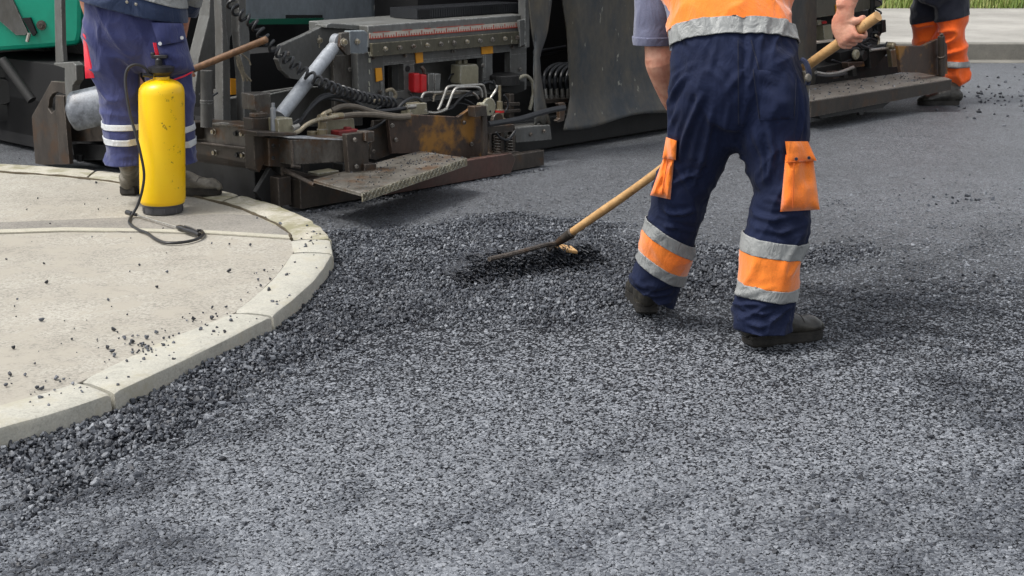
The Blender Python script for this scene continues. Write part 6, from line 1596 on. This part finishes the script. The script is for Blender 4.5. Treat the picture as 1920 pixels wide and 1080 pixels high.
# platform
pc = [G(1518, 189, .215), G(1782, 148, .215), G(1727, 132, .215), G(1518, 160, .215)]
def f(g):
    n, vs = 20, []
    for i in range(n + 1):
        for j in range(2):
            p = pc[0].lerp(pc[1], i / n) if j == 0 else pc[3].lerp(pc[2], i / n)
            vs.append(p)
    o_ = len(vs); vs += [p - Vector((0, 0, .02)) for p in vs]
    fs = [(2 * i, 2 * i + 1, 2 * i + 3, 2 * i + 2) for i in range(n)]; fs += [tuple(k + o_ for k in reversed(q)) for q in fs[:]]
    rim = list(range(0, 2 * n + 1, 2)) + list(range(2 * n + 1, 0, -2)); fs += [(rim[k], rim[(k + 1) % len(rim)], rim[(k + 1) % len(rim)] + o_, rim[k] + o_) for k in range(len(rim))]
    g.add(vs, fs)
pf = P('end_platform', M['platm'], f)
P('dark_end_filler', M['dark'], lambda g: g.pd([(1524, 128), (1690, 100), (1700, 134), (1524, 168)], .34, .3))  # dark box added to keep the gap under the end machinery black
def f(g):
    e_ = (pc[1] - pc[0]); nn = Vector((e_.y, -e_.x, 0)).normalized()
    g.prism([pc[0] + Vector((0, 0, -.003)), pc[1] + Vector((0, 0, -.003)), pc[1] - Vector((0, 0, .085)), pc[0] - Vector((0, 0, .115))], nn * .014)
P('platform_lip', M['brown'], f, pf, bevel=.003)
P('platform_bracket', M['dark'], lambda g: (g.prism([pc[0].lerp(pc[1], .05) - Vector((0, 0, .10)), pc[0].lerp(pc[1], .55) - Vector((0, 0, .10)), pc[0].lerp(pc[1], .50) - Vector((0, 0, .14)), pc[0].lerp(pc[1], .08) - Vector((0, 0, .14))], N * .25),
    g.prism([pc[0].lerp(pc[1], .33) - Vector((0, 0, .13)), pc[0].lerp(pc[1], .37) - Vector((0, 0, .13)), pc[0].lerp(pc[1], .36) - Vector((0, 0, .165)), pc[0].lerp(pc[1], .34) - Vector((0, 0, .165))], N * .03)), bevel=.004)
def f(g):
    g.pd([(1684, 86), (1730, 86), (1757, 74), (1768, 70), (1776, 84), (1777, 138), (1760, 142), (1727, 136), (1690, 136)], -.16, .03)
P('gate_plate', M['rust'], f, bevel=.003)
P('gate_post', M['brown'], lambda g: (g.tube([LD(1765, 68, -.2), LD(1766, 142, -.2)], .028, 12), g.tube([LD(1765, 64, -.2), LD(1766, 70, -.2)], .015, 10), g.tube([LD(1765, 104, -.2), LD(1766, 108, -.2)], .034, 12)), smooth=True, auto=40)
P('hopper_side', M['grey'], lambda g: (g.lbox(3.9, 4.6, 1.2, 4.8, .5, 1.4),), bevel=.02)

# thin wires and caked mix on the machine
wires = [([(700, 196), (716, 188), (730, 192), (748, 184), (762, 188)], .36, .005), ([(705, 205), (722, 198), (742, 200), (760, 196)], .30, .006), ([(828, 196), (842, 200), (860, 194), (880, 198)], .38, .006),
  ([(806, 184), (818, 192), (824, 204)], .36, .005), ([(870, 186), (882, 192), (892, 200)], .34, .006), ([(945, 178), (952, 190), (950, 205), (940, 214)], .26, .006), ([(925, 150), (930, 168), (936, 176)], .3, .005),
  ([(606, 184), (640, 190), (662, 200), (700, 204)], .26, .007), ([(512, 232), (530, 240), (548, 232), (560, 224)], .10, .006), ([(1592, 92), (1606, 84), (1618, 92), (1634, 84)], .24, .007), ([(1600, 74), (1616, 78), (1630, 72), (1644, 78)], .28, .007), ([(1560, 112), (1578, 118), (1596, 112)], .3, .008),
  ([(966, 246), (952, 262), (938, 258), (930, 248)], .08, .008), ([(668, 262), (684, 270), (700, 262)], .1, .005), ([(374, 176), (392, 182), (408, 174)], .6, .006), ([(770, 176), (776, 186), (790, 190)], .34, .005), ([(840, 150), (846, 140), (856, 138)], .5, .005)]
for pts, d, r in wires: pipe(pts, d, r, 'hose', 'wire')
for k, (x, y) in enumerate(((700, 108), (760, 104), (850, 96), (960, 88), (975, 130), (905, 122), (712, 172), (768, 172), (540, 100), (560, 128), (590, 120), (615, 150), (640, 190), (655, 130), (735, 235), (870, 230), (884, 270), (742, 262), (700, 284), (665, 262), (668, 312), (995, 252), (1020, 246))):
    dd = .445 if 690 < x < 990 and y < 180 else (.545 if x < 640 else (.495 if x < 660 and y < 200 else (.095 if x < 900 and y > 200 else .155)))
    if x in (665, 668): dd = -.205
    P('bolt', M['steel'] if k % 3 else M['brown'], lambda g: g.lathe(LD(x, y, dd), [(.013, 0), (.013, .003), (.009, .004), (.009, .011)], 6, -N))
def cake(n, fn, smin, smax):
    Q = [fn(RNG.uniform(), RNG.uniform()) for _ in range(n)]; A = np.array([tuple(q) for q in Q]); s_ = RNG.uniform(smin, smax, n)
    return A, s_
sets = [cake(170, lambda u_, v_: c4[0].lerp(c4[3], u_ ** .7).lerp(c4[1].lerp(c4[2], u_ ** .7), v_) + Vector((0, 0, .002)), .002, .0055),
        cake(130, lambda u_, v_: pc[0].lerp(pc[1], u_).lerp(pc[3].lerp(pc[2], u_), v_) + Vector((0, 0, .002)), .003, .008),
        cake(260, lambda u_, v_: W(u_ * 1.85, -.055 - .05 * v_ * v_, .004), .004, .009),
        cake(160, lambda u_, v_: W(1.0 + u_ * .5, .10 + .2 * v_, .24 + .0 * u_), .003, .008)]
A = np.concatenate([a for a, _ in sets[:3]]); s_ = np.concatenate([b_ for _, b_ in sets[:3]])
A = A - np.array(parent_loc(PV))
me = stones('caked_asphalt', A[:, 0], A[:, 1], A[:, 2], s_, RNG.uniform(.4, .9, len(s_)), .7, RNG.beta(1.1, 4, len(s_)))
tag(finish(me, 'caked_asphalt', M['stone'], PV, recalc=False), kind='stuff')

# ------------------------------------------------------------ verge: grass and hedge bushes
def blades(name, n, x0, x1, y0, y1, z, h0, h1, mat, wdt=.006):
    X = RNG.uniform(x0, x1, n); Y = RNG.uniform(y0, y1, n); h = RNG.uniform(h0, h1, n); a = RNG.uniform(0, 2 * PI, n); l_ = RNG.uniform(0, .6, n) * h
    dx, dy = np.cos(a), np.sin(a); w_ = wdt
    lx, ly = np.cos(a + 1.3) * l_, np.sin(a + 1.3) * l_
    Z = np.full(n, z)
    P_ = np.stack([np.stack([X - dx * w_, Y - dy * w_, Z], -1), np.stack([X + dx * w_, Y + dy * w_, Z], -1),
                   np.stack([X + dx * w_ * .3 + lx, Y + dy * w_ * .3 + ly, Z + h], -1), np.stack([X - dx * w_ * .3 + lx, Y - dy * w_ * .3 + ly, Z + h], -1)], 1)
    q = np.arange(4 * n).reshape(n, 4); tone = np.repeat(np.clip(vnoise(X, Y, .7, 51) * .9 + RNG.normal(0, .18, n), 0, 1), 4)
    return np_mesh(name, P_.reshape(-1, 3), q, tone, smooth=False)
GY = FK + 5.9
tag(finish(blades('grass', 42000, 4.0, 12.5, GY + .02, GY + 9, .12, .05, .16, None, .010), 'grass', M['grass'], recalc=False), 'sunlit green grass on the verge beyond the far pavement', 'grass', kind='stuff')
def leafball(name, c, r, n, seed, mat, lab, nstem=3):
    rg = np.random.default_rng(seed)
    k = 9; cc = rg.normal(0, 1, (k, 3)); cc /= np.linalg.norm(cc, axis=1)[:, None]; cc = cc * rg.uniform(.3, .75, (k, 1)) * np.array([r[0], r[1], r[2]]); cr = rg.uniform(.35, .6, k) * min(r)
    ids = rg.integers(0, k, n); d_ = rg.normal(0, 1, (n, 3)); d_ /= np.linalg.norm(d_, axis=1)[:, None]
    p = cc[ids] + d_ * (cr[ids] * rg.uniform(.6, 1.12, n))[:, None] + np.array([c[0], c[1], c[2] + r[2]])
    p[:, 2] = np.maximum(p[:, 2], c[2] + .03)
    s_ = rg.uniform(.016, .036, n); a = rg.normal(0, 1, (n, 3)); a /= np.linalg.norm(a, axis=1)[:, None]; b_ = np.cross(a, rg.normal(0, 1, (n, 3))); b_ /= np.linalg.norm(b_, axis=1)[:, None]
    P_ = np.stack([p - a * s_[:, None], p + b_ * s_[:, None] * .5, p + a * s_[:, None], p - b_ * s_[:, None] * .5], 1)
    tone = np.repeat(np.clip(rg.uniform(.1, .8) + rg.normal(0, .22, n), 0, 1), 4)
    root = thing('bush', lab, 'bush', c, 'bushes behind the grass verge')
    P_ = P_.reshape(-1, 3) - np.array([c[0], c[1], c[2]])
    finish(np_mesh('foliage', P_, np.arange(4 * n).reshape(n, 4), tone, smooth=False), 'foliage', mat, root, recalc=False)
    for i in range(nstem):
        g = MB(); a0 = rg.uniform(-.25, .25, 2); g.tube([Vector(c) + Vector((a0[0], a0[1], -.05)), Vector(c) + Vector((a0[0] * 1.3, a0[1], r[2] * .6)), Vector(c) + Vector((a0[0] * 2.2, a0[1] * 1.5, r[2] * 1.3))], [.04, .03, .012], 7)
        g.build('stem', M['bark'], root, smooth=True)
labs = ['green bush at the top edge between the paver and the walking worker', 'green bush mostly hidden behind the thighs of the walking worker',
        'green bush at the top edge just right of the walking worker', 'green bush cut by the top right corner of the frame']
BY = GY + 1.25
for i, (x_, rr_) in enumerate(((5.72, .52), (6.5, .50), (7.22, .48), (8.0, .55))):
    leafball('bush', (x_, BY + (.3 if i % 2 else 0), .12), (rr_, .45, rr_ * 1.1), 4200, 60 + i, M['leaf'], labs[i])
